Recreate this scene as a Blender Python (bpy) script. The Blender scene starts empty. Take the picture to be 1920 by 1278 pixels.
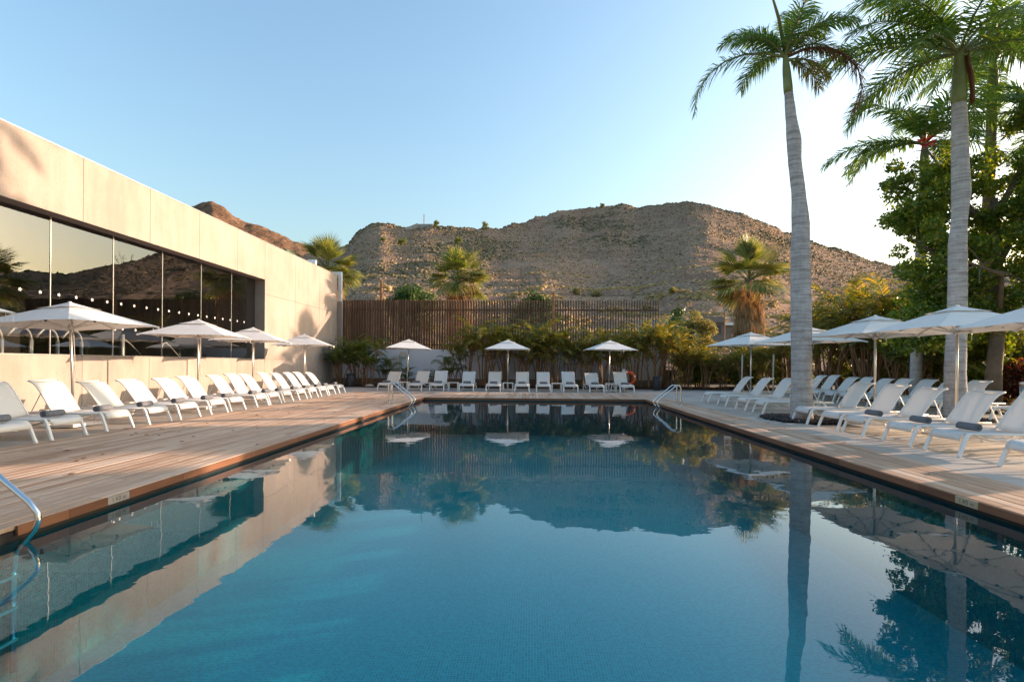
import bpy, math, random
import numpy as np
from mathutils import Vector, Matrix, noise as mnoise

random.seed(7)
rng = np.random.default_rng(7)
PI = math.pi
R = math.radians
sc = bpy.context.scene
C = sc.collection

# ------------------------------------------------------------------ camera
CAM_H = 1.3
cd = bpy.data.cameras.new('camera')
cd.sensor_width = 36.0
cd.lens = 1010.0 / 1920.0 * 36.0
cd.shift_y = 0.0223
cd.clip_end = 4000
cam = bpy.data.objects.new('camera', cd)
C.objects.link(cam)
YAW = math.atan(33 / 1010.0)
cam.matrix_world = (Matrix.Translation((0, 0, CAM_H)) @ Matrix.Rotation(YAW, 4, 'Z')
                    @ Matrix.Rotation(PI / 2, 4, 'X') @ Matrix.Rotation(R(0.4), 4, 'Z'))
sc.camera = cam

# ------------------------------------------------------------------ sky and sun
SUN_AZ, SUN_EL = R(70.5), R(12)
w = bpy.data.worlds.new('World')
sc.world = w
w.use_nodes = True
wn, wl = w.node_tree.nodes, w.node_tree.links
sky = wn.new('ShaderNodeTexSky')
sky.sky_type = 'NISHITA'
sky.sun_disc = False
sky.sun_elevation = SUN_EL
sky.sun_rotation = SUN_AZ
sky.air_density = 1.5
sky.dust_density = 3.4
sky.ozone_density = 3.2
wl.new(sky.outputs[0], wn['Background'].inputs[0])
wn['Background'].inputs[1].default_value = 0.15
sd = bpy.data.lights.new('sun', 'SUN')
sd.energy = 3.0
sd.angle = R(0.5)
sd.color = (1.0, 0.72, 0.53)
sun = bpy.data.objects.new('sun', sd)
C.objects.link(sun)
sv = Vector((math.sin(SUN_AZ) * math.cos(SUN_EL), math.cos(SUN_AZ) * math.cos(SUN_EL), math.sin(SUN_EL)))
sun.rotation_euler = (sv).to_track_quat('Z', 'Y').to_euler()
sc.view_settings.view_transform = 'Standard'
sc.view_settings.look = 'None'
sc.view_settings.gamma = 1.0
sc.view_settings.exposure = 1.56

# ------------------------------------------------------------------ helpers
class MB:
    def __init__(s):
        s.v = []; s.f = []
    def quad(s, a, b, c, d):
        n = len(s.v); s.v += [tuple(a), tuple(b), tuple(c), tuple(d)]; s.f.append((n, n+1, n+2, n+3))
    def box(s, x0, x1, y0, y1, z0, z1, M=None):
        n = len(s.v)
        p = [(x0,y0,z0),(x1,y0,z0),(x1,y1,z0),(x0,y1,z0),(x0,y0,z1),(x1,y0,z1),(x1,y1,z1),(x0,y1,z1)]
        if M is not None: p = [tuple(M @ Vector(q)) for q in p]
        s.v += p
        s.f += [tuple(n+i for i in q) for q in ((0,3,2,1),(4,5,6,7),(0,1,5,4),(1,2,6,5),(2,3,7,6),(3,0,4,7))]
        return s
    def bar(s, a, b, wx, wy, up=(0,0,1)):
        a, b = Vector(a), Vector(b); t = (b-a).normalized(); u = Vector(up)
        if abs(t.dot(u)) > .97: u = Vector((1,0,0))
        sd_ = t.cross(u).normalized(); u = sd_.cross(t)
        n = len(s.v)
        for p in (a, b):
            for i, j in ((-1,-1),(1,-1),(1,1),(-1,1)):
                s.v.append(tuple(p + sd_*(i*wx/2) + u*(j*wy/2)))
        s.f += [tuple(n+i for i in q) for q in ((3,2,1,0),(4,5,6,7),(0,1,5,4),(1,2,6,5),(2,3,7,6),(3,0,4,7))]
        return s
    def tube(s, pts, r, seg=8, cap=True):
        pts = [Vector(p) for p in pts]; k = len(pts)
        rr = r if hasattr(r, '__len__') else [r]*k
        n = len(s.v); nrm = None
        for i, p in enumerate(pts):
            t = (pts[min(i+1,k-1)] - pts[max(i-1,0)]).normalized()
            if nrm is None:
                nrm = t.orthogonal().normalized()
            else:
                nrm = (nrm - t*nrm.dot(t))
                nrm = nrm.normalized() if nrm.length > 1e-6 else t.orthogonal().normalized()
            bn = t.cross(nrm)
            for j in range(seg):
                a = 2*PI*j/seg
                s.v.append(tuple(p + (nrm*math.cos(a) + bn*math.sin(a))*rr[i]))
        for i in range(k-1):
            for j in range(seg):
                a = n+i*seg+j; b = n+i*seg+(j+1) % seg
                s.f.append((a, b, b+seg, a+seg))
        if cap:
            s.f.append(tuple(n+j for j in range(seg))[::-1]); s.f.append(tuple(n+(k-1)*seg+j for j in range(seg)))
        return s
    def lathe(s, prof, seg=16, c=(0,0,0)):
        n = len(s.v)
        for r_, z in prof:
            for j in range(seg):
                a = 2*PI*j/seg
                s.v.append((c[0]+r_*math.cos(a), c[1]+r_*math.sin(a), c[2]+z))
        for i in range(len(prof)-1):
            for j in range(seg):
                a = n+i*seg+j; b = n+i*seg+(j+1) % seg
                s.f.append((a, b, b+seg, a+seg))
        s.f.append(tuple(n+j for j in range(seg))[::-1]); s.f.append(tuple(n+(len(prof)-1)*seg+j for j in range(seg)))
        return s
    def grid(s, P):
        n = len(s.v); a, b = len(P), len(P[0])
        for row in P: s.v += [tuple(q) for q in row]
        for i in range(a-1):
            for j in range(b-1):
                s.f.append((n+i*b+j, n+(i+1)*b+j, n+(i+1)*b+j+1, n+i*b+j+1))
        return s
    def mesh(s, name, m, smooth=False):
        me = bpy.data.meshes.new(name)
        me.from_pydata(s.v, [], s.f)
        if m is not None: me.materials.append(m)
        if smooth:
            me.polygons.foreach_set('use_smooth', [True]*len(me.polygons))
        me.update()
        return me
    def build(s, name, m, parent=None, smooth=False):
        return obj(name, s.mesh(name, m, smooth), parent)

def obj(name, me, parent=None):
    o = bpy.data.objects.new(name, me)
    C.objects.link(o)
    if parent is not None: o.parent = parent
    return o

def tag(o, label=None, cat=None, group=None, kind=None):
    if label: o['label'] = label
    if cat: o['category'] = cat
    if group: o['group'] = group
    if kind: o['kind'] = kind
    return o

def empty(name, loc=(0,0,0), rz=0, label=None, cat=None, group=None):
    o = bpy.data.objects.new(name, None)
    o.empty_display_size = .1
    C.objects.link(o)
    o.location = loc; o.rotation_euler = (0, 0, rz)
    return tag(o, label, cat, group)

def dup(root, loc, rz=0, label=None, scale=1.0, tilt=(0,0)):
    r = root.copy(); C.objects.link(r)
    r.location = loc; r.rotation_euler = (tilt[0], tilt[1], rz); r.scale = (scale,)*3
    if label: r['label'] = label
    for ch in list(root.children):
        c = ch.copy(); C.objects.link(c); c.parent = r
        for g in list(ch.children):
            d = g.copy(); C.objects.link(d); d.parent = c
    return r

def np_mesh(name, V, F, m, smooth=False):
    """V (n,3), F (k,q) arrays."""
    V = np.asarray(V, np.float32); F = np.asarray(F, np.int32)
    me = bpy.data.meshes.new(name)
    me.vertices.add(len(V)); me.vertices.foreach_set('co', V.ravel())
    q = F.shape[1]
    me.loops.add(F.size); me.loops.foreach_set('vertex_index', F.ravel())
    me.polygons.add(len(F)); me.polygons.foreach_set('loop_start', np.arange(0, F.size, q, dtype=np.int32))
    if smooth: me.polygons.foreach_set('use_smooth', np.ones(len(F), bool))
    me.materials.append(m)
    me.update(calc_edges=True); me.validate()
    return me

ORD = ['first','second','third','fourth','fifth','sixth','seventh','eighth','ninth','tenth','eleventh','twelfth',
       'thirteenth','fourteenth','fifteenth','sixteenth','seventeenth','eighteenth','nineteenth','twentieth',
       'twenty-first','twenty-second','twenty-third','twenty-fourth','twenty-fifth','twenty-sixth']

# ------------------------------------------------------------------ materials
class NT:
    def __init__(s, name):
        s.m = bpy.data.materials.new(name); s.m.use_nodes = True
        s.t = s.m.node_tree; s.n = s.t.nodes; s.l = s.t.links
        s.b = s.n['Principled BSDF']; s.out = s.n['Material Output']
    def node(s, ty, **kw):
        n = s.n.new(ty)
        for k, v in kw.items(): setattr(n, k, v)
        return n
    def link(s, a, b): s.l.new(a, b)
    def pos(s, scale=(1,1,1)):
        g = s.node('ShaderNodeNewGeometry'); mp = s.node('ShaderNodeMapping')
        mp.inputs['Scale'].default_value = scale
        s.link(g.outputs['Position'], mp.inputs[0]); return mp.outputs[0]
    def ocoord(s, scale=(1,1,1)):
        g = s.node('ShaderNodeTexCoord'); mp = s.node('ShaderNodeMapping')
        mp.inputs['Scale'].default_value = scale
        s.link(g.outputs['Object'], mp.inputs[0]); return mp.outputs[0]
    def noise(s, vec, scale=1, detail=4, rough=.6):
        n = s.node('ShaderNodeTexNoise'); n.inputs['Scale'].default_value = scale
        n.inputs['Detail'].default_value = detail; n.inputs['Roughness'].default_value = rough
        s.link(vec, n.inputs['Vector']); return n.outputs[0]
    def ramp(s, fac, stops):
        r = s.node('ShaderNodeValToRGB'); e = r.color_ramp.elements
        while len(e) < len(stops): e.new(.5)
        for i, (p, c) in enumerate(stops):
            e[i].position = p; e[i].color = (c[0], c[1], c[2], 1)
        s.link(fac, r.inputs[0]); return r.outputs[0]
    def mix(s, fac, a, b, mode='MIX'):
        n = s.node('ShaderNodeMix', data_type='RGBA', blend_type=mode)
        for sock, v in ((n.inputs[0], fac), (n.inputs[6], a), (n.inputs[7], b)):
            if hasattr(v, 'is_output'): s.link(v, sock)
            elif isinstance(v, (int, float)): sock.default_value = v
            else: sock.default_value = (v[0], v[1], v[2], 1)
        return n.outputs[2]
    def math(s, op, a, b=0.0):
        n = s.node('ShaderNodeMath', operation=op)
        for sock, v in zip(n.inputs, (a, b)):
            if hasattr(v, 'is_output'): s.link(v, sock)
            else: sock.default_value = v
        return n.outputs[0]
    def bump(s, h, strength=.3, dist=.01):
        n = s.node('ShaderNodeBump'); n.inputs['Strength'].default_value = strength
        n.inputs['Distance'].default_value = dist
        s.link(h, n.inputs['Height']); s.link(n.outputs[0], s.b.inputs['Normal']); return n.outputs[0]
    def set(s, col=None, rough=None, metal=None, spec=None):
        if col is not None:
            if hasattr(col, 'is_output'): s.link(col, s.b.inputs['Base Color'])
            else: s.b.inputs['Base Color'].default_value = (col[0], col[1], col[2], 1)
        if rough is not None: s.b.inputs['Roughness'].default_value = rough
        if metal is not None: s.b.inputs['Metallic'].default_value = metal
        if spec is not None: s.b.inputs['Specular IOR Level'].default_value = spec
        return s

def plain(name, col, rough=.6, metal=0, var=.15, scale=6, spec=.4):
    t = NT(name)
    f = t.noise(t.ocoord(), scale, 4)
    d = [c*(1-var) for c in col]; u = [min(1, c*(1+var)) for c in col]
    t.set(t.ramp(f, [(.3, d), (.7, u)]), rough, metal, spec)
    return t.m

def leafmat(name, cols, trans=.45, tcol=None, rough=.45, objvar=True, spec=.4):
    """leaf colour varies per leaf (mesh island); light passes through the blade"""
    t = NT(name)
    g = t.node('ShaderNodeNewGeometry')
    n = len(cols)
    c = t.ramp(g.outputs['Random Per Island'], [((i+.5)/n, k) for i, k in enumerate(cols)])
    t.set(c, rough, 0, spec)
    tr = t.node('ShaderNodeBsdfTranslucent')
    tc = t.mix(1.0, c, tcol or (1.5, 1.5, .7), 'MULTIPLY')
    t.link(tc, tr.inputs[0])
    mx = t.node('ShaderNodeMixShader'); mx.inputs[0].default_value = trans
    t.link(t.b.outputs[0], mx.inputs[1]); t.link(tr.outputs[0], mx.inputs[2])
    t.link(mx.outputs[0], t.out.inputs[0])
    return t.m

def wood_mat(name, stops, rough=.75, along='y'):
    t = NT(name)
    oi = t.node('ShaderNodeObjectInfo')
    sc_ = (22, 1.3, 22) if along == 'y' else (1.3, 22, 22)
    g = t.node('ShaderNodeNewGeometry'); mp = t.node('ShaderNodeMapping')
    mp.inputs['Scale'].default_value = sc_
    t.link(g.outputs['Position'], mp.inputs[0])
    grain = t.noise(mp.outputs[0], 1.5, 6, .65)
    big = t.noise(t.pos((1.2, .5, 1)), 1.3, 3)
    v = t.math('ADD', t.math('MULTIPLY', oi.outputs['Random'], .38), t.math('MULTIPLY', grain, .66))
    v = t.math('ADD', v, t.math('MULTIPLY', t.math('SUBTRACT', big, .5), .6))
    t.set(t.ramp(v, stops), rough, 0, .3)
    t.bump(grain, .35, .004)
    return t.m

M = {}
# pale warm board-marked concrete with pores and faint stains
t = NT('concrete_wall')
p = t.pos()
a = t.noise(p, .55, 5, .6); b_ = t.noise(t.pos((1, 1, .25)), 2.2, 5, .65); c_ = t.noise(p, 26, 3, .7)
col = t.ramp(a, [(.3, (.38, .305, .255)), (.7, (.485, .40, .34))])
col = t.mix(t.math('MULTIPLY', t.math('SUBTRACT', b_, .3), 1.1), col, (.28, .21, .17))
stk = t.noise(t.pos((1, 1.1, .16)), 1.2, 6, .7)
col = t.mix(.35, col, t.ramp(stk, [(.34, (.72, .69, .66)), (.52, (1, 1, 1))]), 'MULTIPLY')
pore = t.ramp(c_, [(.30, (.55, .5, .45)), (.40, (1, 1, 1))])
col = t.mix(.6, col, pore, 'MULTIPLY')
t.set(col, .85, 0, .2); t.bump(c_, .25, .006); M['concrete'] = t.m
t = NT('paving_concrete')
a = t.noise(t.pos(), .9, 5); c_ = t.noise(t.pos(), 18, 4)
oi = t.node('ShaderNodeObjectInfo')
col = t.ramp(a, [(.3, (.40, .36, .315)), (.7, (.52, .47, .415))])
col = t.mix(.35, col, t.ramp(c_, [(.3, (.55, .55, .55)), (.7, (1, 1, 1))]), 'MULTIPLY')
t.set(col, .8, 0, .25); t.bump(c_, .2, .004); M['paving'] = t.m
t = NT('grey_wood_paving')
oi = t.node('ShaderNodeObjectInfo')
gr = t.noise(t.pos((14, 1.1, 14)), 1.5, 6, .65)
v = t.math('ADD', t.math('MULTIPLY', oi.outputs['Random'], .35), t.math('MULTIPLY', gr, .65))
t.set(t.ramp(v, [(.2, (.30, .255, .21)), (.45, (.41, .36, .305)), (.8, (.52, .465, .40))]), .75, 0, .3)
t.bump(gr, .2, .003); M['slab'] = t.m
M['wood'] = wood_mat('deck_wood', [(.1, (.23, .12, .07)), (.35, (.41, .25, .155)), (.6, (.53, .365, .25)), (.95, (.65, .50, .375))])
M['wood_x'] = wood_mat('deck_wood_far', [(.1, (.20, .095, .05)), (.35, (.38, .235, .15)), (.6, (.50, .36, .26)), (.95, (.60, .48, .38))])
M['fascia'] = wood_mat('fascia_wood', [(.1, (.09, .035, .017)), (.5, (.19, .078, .036)), (.95, (.28, .13, .065))], .5)
M['joist'] = plain('joist_dark', (.03, .022, .018), .9)
M['fin'] = wood_mat('fence_fin_wood', [(.1, (.06, .027, .015)), (.5, (.145, .072, .038)), (.95, (.28, .155, .088))], .6)
M['white'] = plain('white_powder_coat', (.80, .775, .735), .4, 0, .03)
t = NT('white_sling_mesh')
k = t.noise(t.ocoord(), 400, 2)
t.set(t.ramp(k, [(.3, (.80, .765, .715)), (.7, (.89, .855, .80))]), .7, 0, .2)
tr = t.node('ShaderNodeBsdfTranslucent'); tr.inputs[0].default_value = (.8, .78, .74, 1)
mx = t.node('ShaderNodeMixShader'); mx.inputs[0].default_value = .24
t.link(t.b.outputs[0], mx.inputs[1]); t.link(tr.outputs[0], mx.inputs[2]); t.link(mx.outputs[0], t.out.inputs[0])
M['sling'] = t.m
t = NT('umbrella_canvas')
k = t.noise(t.ocoord(), 3, 4)
t.set(t.ramp(k, [(.3, (.84, .80, .745)), (.7, (.90, .865, .81))]), .8, 0, .15)
tr = t.node('ShaderNodeBsdfTranslucent'); tr.inputs[0].default_value = (.72, .63, .5, 1)
mx = t.node('ShaderNodeMixShader'); mx.inputs[0].default_value = .14
t.link(t.b.outputs[0], mx.inputs[1]); t.link(tr.outputs[0], mx.inputs[2]); t.link(mx.outputs[0], t.out.inputs[0])
t.bump(t.noise(t.ocoord(), 5, 3), .15, .02)
M['canvas'] = t.m
M['alu'] = plain('brushed_aluminium', (.62, .60, .57), .32, .9, .06)
M['steel'] = plain('polished_steel', (.68, .68, .68), .14, 1, .03)
M['satin'] = plain('satin_steel', (.62, .58, .52), .5, .35, .05)
M['dark'] = plain('dark_plastic', (.03, .03, .032), .5)
M['rope'] = plain('white_cord', (.6, .57, .5), .9)
t = NT('grey_towel')
k = t.noise(t.ocoord(), 90, 4)
t.set(t.ramp(k, [(.3, (.12, .122, .132)), (.7, (.22, .222, .235))]), .95, 0, .1)
t.bump(k, .6, .006); M['towel'] = t.m
M['plate'] = plain('depth_plate', (.50, .36, .22), .5, 0, .1)
M['plate_grey'] = plain('depth_plate_grey', (.30, .27, .24), .5, 0, .1)
M['ink'] = plain('plate_ink', (.06, .05, .045), .7)

# pool mosaic: grid of small tiles, each a slightly different blue
t = NT('pool_mosaic')
def mosaic(t, vec, cols, ts=.028, jc=(.02, .33, .36)):
    mp = t.node('ShaderNodeVectorMath', operation='SCALE'); mp.inputs['Scale'].default_value = 1/ts
    t.link(vec, mp.inputs[0])
    fl = t.node('ShaderNodeVectorMath', operation='FLOOR'); t.link(mp.outputs[0], fl.inputs[0])
    wn_ = t.node('ShaderNodeTexWhiteNoise', noise_dimensions='3D'); t.link(fl.outputs[0], wn_.inputs[0])
    fr = t.node('ShaderNodeVectorMath', operation='FRACTION'); t.link(mp.outputs[0], fr.inputs[0])
    sp = t.node('ShaderNodeSeparateXYZ'); t.link(fr.outputs[0], sp.inputs[0])
    jx = t.math('GREATER_THAN', t.math('ABSOLUTE', t.math('SUBTRACT', sp.outputs[0], .5)), .43)
    jy = t.math('GREATER_THAN', t.math('ABSOLUTE', t.math('SUBTRACT', sp.outputs[1], .5)), .43)
    j = t.math('MAXIMUM', jx, jy)
    c = t.ramp(wn_.outputs[0], cols)
    return t.mix(j, c, jc), j
c, j = mosaic(t, t.pos(), [(.1, (.0, .145, .165)), (.5, (.0, .185, .21)), (.9, (.003, .225, .25))])
t.set(c, .3, 0, .4); M['mosaic'] = t.m
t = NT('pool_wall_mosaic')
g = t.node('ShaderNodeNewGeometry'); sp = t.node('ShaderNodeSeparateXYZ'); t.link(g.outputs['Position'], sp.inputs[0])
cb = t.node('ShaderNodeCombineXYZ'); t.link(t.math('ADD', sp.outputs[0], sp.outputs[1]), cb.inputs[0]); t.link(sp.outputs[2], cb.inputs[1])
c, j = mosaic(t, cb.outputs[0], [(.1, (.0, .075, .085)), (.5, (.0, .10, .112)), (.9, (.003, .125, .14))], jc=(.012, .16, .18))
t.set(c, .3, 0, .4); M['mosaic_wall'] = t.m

def schlick(t, f0, one_sided=False):
    """mirror share of a clear surface by the angle at which it is met, alike from both sides"""
    g = t.node('ShaderNodeNewGeometry'); d = t.node('ShaderNodeVectorMath', operation='DOT_PRODUCT')
    t.link(g.outputs['Normal'], d.inputs[0]); t.link(g.outputs['Incoming'], d.inputs[1])
    c = t.math('SUBTRACT', 1.0, t.math('ABSOLUTE', d.outputs['Value']))
    f = t.math('ADD', t.math('MULTIPLY', t.math('POWER', c, 5.0), 1-f0), f0)
    if one_sided: f = t.math('MULTIPLY', f, t.math('SUBTRACT', 1.0, g.outputs['Backfacing']))   # the far face of a thin pane adds no second mirror
    return f
# water: Fresnel mirror over clear, faintly teal water; tiny ripples
t = NT('pool_water')
fr = schlick(t, .03)
gl = t.node('ShaderNodeBsdfGlossy'); gl.inputs['Roughness'].default_value = 0.0
gl.inputs['Color'].default_value = (.97, .98, 1, 1)
tp = t.node('ShaderNodeBsdfTransparent'); tp.inputs[0].default_value = (.30, .90, .95, 1)
n1 = t.noise(t.pos((1, 1, 1)), 1.1, 2, .5); n2 = t.noise(t.pos((1, 1, 1)), 7.0, 2, .5)
hh = t.math('ADD', n1, t.math('MULTIPLY', n2, .10))
bn = t.node('ShaderNodeBump'); bn.inputs['Strength'].default_value = 1.0; bn.inputs['Distance'].default_value = .0035
t.link(hh, bn.inputs['Height'])
t.link(bn.outputs[0], gl.inputs['Normal'])
mx = t.node('ShaderNodeMixShader')
t.link(fr, mx.inputs[0]); t.link(tp.outputs[0], mx.inputs[1]); t.link(gl.outputs[0], mx.inputs[2])
t.link(mx.outputs[0], t.out.inputs[0]); M['water'] = t.m

# coated window glass
t = NT('window_glass')
fr = schlick(t, .19, True)
gl = t.node('ShaderNodeBsdfGlossy'); gl.inputs['Roughness'].default_value = 0.0
gl.inputs['Color'].default_value = (.95, .95, .95, 1)
tp = t.node('ShaderNodeBsdfTransparent'); tp.inputs[0].default_value = (.80, .81, .80, 1)
bn = t.node('ShaderNodeBump'); bn.inputs['Distance'].default_value = .0022; t.link(t.noise(t.pos(), .9, 2), bn.inputs['Height']); t.link(bn.outputs[0], gl.inputs['Normal'])
mx = t.node('ShaderNodeMixShader')
t.link(fr, mx.inputs[0]); t.link(tp.outputs[0], mx.inputs[1]); t.link(gl.outputs[0], mx.inputs[2])
t.link(mx.outputs[0], t.out.inputs[0]); M['glass'] = t.m

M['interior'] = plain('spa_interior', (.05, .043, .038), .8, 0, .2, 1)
M['roof'] = plain('roof_gravel', (.3, .28, .25), .9)
M['greywall'] = plain('painted_grey_wall', (.60, .61, .63), .8, 0, .08, .8)
M['box'] = plain('beige_box', (.50, .44, .36), .6, 0, .06)
t = NT('planting_soil'); k = t.noise(t.pos(), 6, 6)
t.set(t.ramp(k, [(.3, (.035, .018, .010)), (.7, (.10, .052, .03))]), .95, 0, .1); t.bump(k, .8, .05); M['soil'] = t.m
M['kerb'] = plain('bed_kerb', (.22, .16, .11), .85)
t = NT('dry_ground'); k = t.noise(t.pos(), .15, 8, .65)
t.set(t.ramp(k, [(.3, (.13, .085, .055)), (.7, (.25, .185, .12))]), .95, 0, .1); M['ground'] = t.m
t = NT('lawn_green'); k = t.noise(t.pos(), 9, 6, .7)
t.set(t.ramp(k, [(.3, (.025, .055, .012)), (.7, (.075, .12, .03))]), .9, 0, .1); t.bump(k, 1, .03); M['lawn'] = t.m

# hillside: brown volcanic soil, paler dry grass, stony patches
t = NT('hill_soil')
a = t.noise(t.pos((1, 1, 2.2)), .035, 8, .62); b_ = t.noise(t.pos((1, 1, 3)), .22, 7, .7); c_ = t.noise(t.pos((.25, .25, 4)), .30, 5, .6)
col = t.ramp(a, [(.30, (.255, .135, .09)), (.45, (.32, .182, .12)), (.58, (.37, .23, .15)), (.72, (.27, .168, .102))])
col = t.mix(t.ramp(b_, [(.45, (0, 0, 0)), (.68, (.75, .75, .75))]), col, (.41, .29, .18))
col = t.mix(t.ramp(c_, [(.52, (0, 0, 0)), (.64, (.55, .55, .55))]), col, (.42, .29, .19))
dk = t.noise(t.pos(), 1.7, 5, .75)
col = t.mix(t.ramp(dk, [(.40, (.85, .85, .85)), (.53, (0, 0, 0))]), col, (.13, .09, .055))
t.set(col, .95, 0, .1); t.bump(b_, .8, .6); M['hill'] = t.m
M['rockhill'] = None
t = NT('rocky_hill')
a = t.noise(t.pos(), .03, 8, .7); b_ = t.noise(t.pos(), .14, 6, .7)
col = t.ramp(a, [(.3, (.16, .085, .05)), (.55, (.27, .155, .09)), (.75, (.36, .235, .14))])
col = t.mix(t.ramp(b_, [(.40, (.7, .7, .7)), (.52, (0, 0, 0))]), col, (.085, .06, .035))
t.set(col, .95, 0, .1); t.bump(b_, 1.0, 4); M['rockhill'] = t.m

M['scrub'] = leafmat('scrub', [(0.213, 0.164, 0.0902), (0.443, 0.312, 0.18), (0.312, 0.226, 0.131), (0.508, 0.377, 0.221), (0.394, 0.271, 0.164), (0.344, 0.287, 0.18), (0.541, 0.418, 0.271)], .3, (1.4, 1.2, .7), .9, spec=.05)
M['royal'] = leafmat('royal_leaf', [(0.0703, 0.145, 0.0375), (0.117, 0.2, 0.0469), (0.0891, 0.164, 0.0516), (0.2, 0.27, 0.0703)], .42, (1.7, 1.6, .5))
M['royal_yellow'] = leafmat('yellowing_leaf', [(0.28, 0.224, 0.042), (0.21, 0.196, 0.042), (0.14, 0.168, 0.042)], .45, (1.4, 1.2, .5))
M['deadleaf'] = leafmat('dead_leaf', [(.17, .085, .05), (.24, .13, .075), (.12, .055, .035)], .35, (1.3, 1.0, .7), .8, spec=.1)
M['skirt'] = leafmat('dead_skirt', [(0.324, 0.207, 0.108), (0.45, 0.306, 0.171), (0.252, 0.153, 0.0765), (0.396, 0.27, 0.149)], .35, (1.3, 1.0, .6), .85, spec=.1)
M['fan'] = leafmat('fan_leaf', [(.12, .17, .045), (.20, .24, .065), (.32, .30, .11), (.16, .20, .055), (.40, .34, .15)], .35, (1.5, 1.4, .5))
M['areca'] = leafmat('areca_leaf', [(.06, .115, .026), (.10, .15, .032), (.16, .185, .04), (.34, .29, .05), (.08, .13, .03), (.13, .17, .036), (.48, .33, .06)], .45, (1.6, 1.3, .4))
M['areca_green'] = leafmat('areca_leaf_green', [(.05, .11, .026), (.08, .14, .034), (.12, .165, .04), (.22, .23, .05)], .42, (1.6, 1.4, .4))
M['cane'] = plain('areca_cane', (.24, .12, .055), .6, 0, .35, 3)
M['flame'] = leafmat('flame_tree_leaf', [(0.0657, 0.125, 0.0328), (0.101, 0.173, 0.0417), (0.164, 0.239, 0.0537), (0.0894, 0.15, 0.0417), (0.299, 0.328, 0.0657)], .55, (2.6, 2.1, .45), .35)
M['hedge'] = leafmat('dark_hedge_leaf', [(0.081, 0.126, 0.036), (0.126, 0.19, 0.0496), (0.203, 0.247, 0.063), (0.36, 0.337, 0.072)], .35, (1.8, 1.4, .4))
M['sunshrub'] = leafmat('pale_shrub_leaf', [(.30, .26, .08), (.38, .31, .11), (.20, .20, .06), (.42, .36, .16)], .45, (1.3, 1.2, .6))
M['lime'] = leafmat('lime_leaf', [(0.098, 0.154, 0.0252), (0.168, 0.21, 0.035), (0.07, 0.119, 0.0224), (0.28, 0.252, 0.042)], .5, (1.8, 1.6, .4))
M['red'] = leafmat('red_hedge_leaf', [(0.13, 0.0234, 0.0234), (0.208, 0.0286, 0.0286), (0.065, 0.039, 0.0156), (0.26, 0.13, 0.026), (0.091, 0.0195, 0.0156)], .4, (1.5, 1.1, .6))
M['roundtree'] = leafmat('round_tree_leaf', [(0.0392, 0.084, 0.0168), (0.063, 0.119, 0.0252), (0.098, 0.154, 0.035)], .3, (1.4, 1.4, .5))
M['flower'] = leafmat('orange_flower', [(.62, .06, .012), (.75, .12, .02), (.5, .03, .01)], .4, (1.2, .9, .6))
M['crownshaft'] = plain('crownshaft', (.19, .21, .065), .4, 0, .25, 3)
t = NT('palm_bark')
gz = t.noise(t.ocoord((1, 1, 1)), 6, 5, .7); st = t.noise(t.ocoord((16, 16, 1.2)), 1.5, 4)
rg_ = t.noise(t.ocoord((.5, .5, 9)), 1.6, 3, .55); rf_ = t.noise(t.ocoord((1.2, 1.2, 34)), 1.3, 3, .6)
col = t.ramp(gz, [(.3, (.40, .365, .345)), (.7, (.58, .54, .515))])
col = t.mix(.3, col, t.ramp(st, [(.35, (.7, .68, .66)), (.6, (1, 1, 1))]), 'MULTIPLY')
col = t.mix(.8, col, t.ramp(rg_, [(.35, (.62, .58, .55)), (.55, (1, 1, 1))]), 'MULTIPLY')
col = t.mix(.8, col, t.ramp(rf_, [(.36, (.55, .5, .46)), (.44, (1, 1, 1))]), 'MULTIPLY')
t.set(col, .9, 0, .15); t.bump(t.math('ADD', rf_, t.math('MULTIPLY', gz, .5)), .5, .015); M['bark'] = t.m
t = NT('brown_palm_bark')
gz = t.noise(t.ocoord((1, 1, 1)), 7, 5, .7); st = t.noise(t.ocoord((6, 6, 14)), 1.5, 4)
col = t.ramp(gz, [(.3, (.15, .095, .06)), (.7, (.28, .19, .125))])
col = t.mix(.6, col, t.ramp(st, [(.35, (.5, .45, .4)), (.6, (1, 1, 1))]), 'MULTIPLY')
t.set(col, .9, 0, .15); t.bump(st, .6, .02); M['bark_brown'] = t.m
M['branch'] = plain('branch_bark', (.16, .115, .08), .9, 0, .3, 4)
M['orange'] = plain('life_ring_orange', (.70, .09, .02), .5, 0, .06)
M['houseA'] = plain('house_render', (.40, .35, .30), .85, 0, .15, 1.2)
M['houseB'] = plain('house_dark_render', (.20, .17, .145), .85, 0, .2, 1.2)
M['teal'] = plain('turquoise_paint', (.12, .40, .42), .6)
M['pane'] = plain('dark_pane', (.05, .06, .07), .15)
M['blue'] = plain('blue_tank', (.03, .22, .45), .5)
M['timber'] = plain('rusty_timber', (.30, .13, .05), .85, 0, .25, 3)
M['stone'] = plain('black_lava_gravel', (.05, .042, .04), .9, 0, .4, 3)
t = NT('stone_house_brick')
br = t.node('ShaderNodeTexBrick'); br.inputs['Scale'].default_value = 1.0
br.inputs['Brick Width'].default_value = .45; br.inputs['Row Height'].default_value = .2; br.inputs['Mortar Size'].default_value = .018
br.inputs['Color1'].default_value = (.20, .15, .13, 1); br.inputs['Color2'].default_value = (.28, .21, .18, 1); br.inputs['Mortar'].default_value = (.14, .11, .09, 1)
g = t.node('ShaderNodeNewGeometry'); sp = t.node('ShaderNodeSeparateXYZ'); t.link(g.outputs['Position'], sp.inputs[0])
cb = t.node('ShaderNodeCombineXYZ'); t.link(t.math('ADD', sp.outputs[0], sp.outputs[1]), cb.inputs[0]); t.link(sp.outputs[2], cb.inputs[1])
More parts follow.
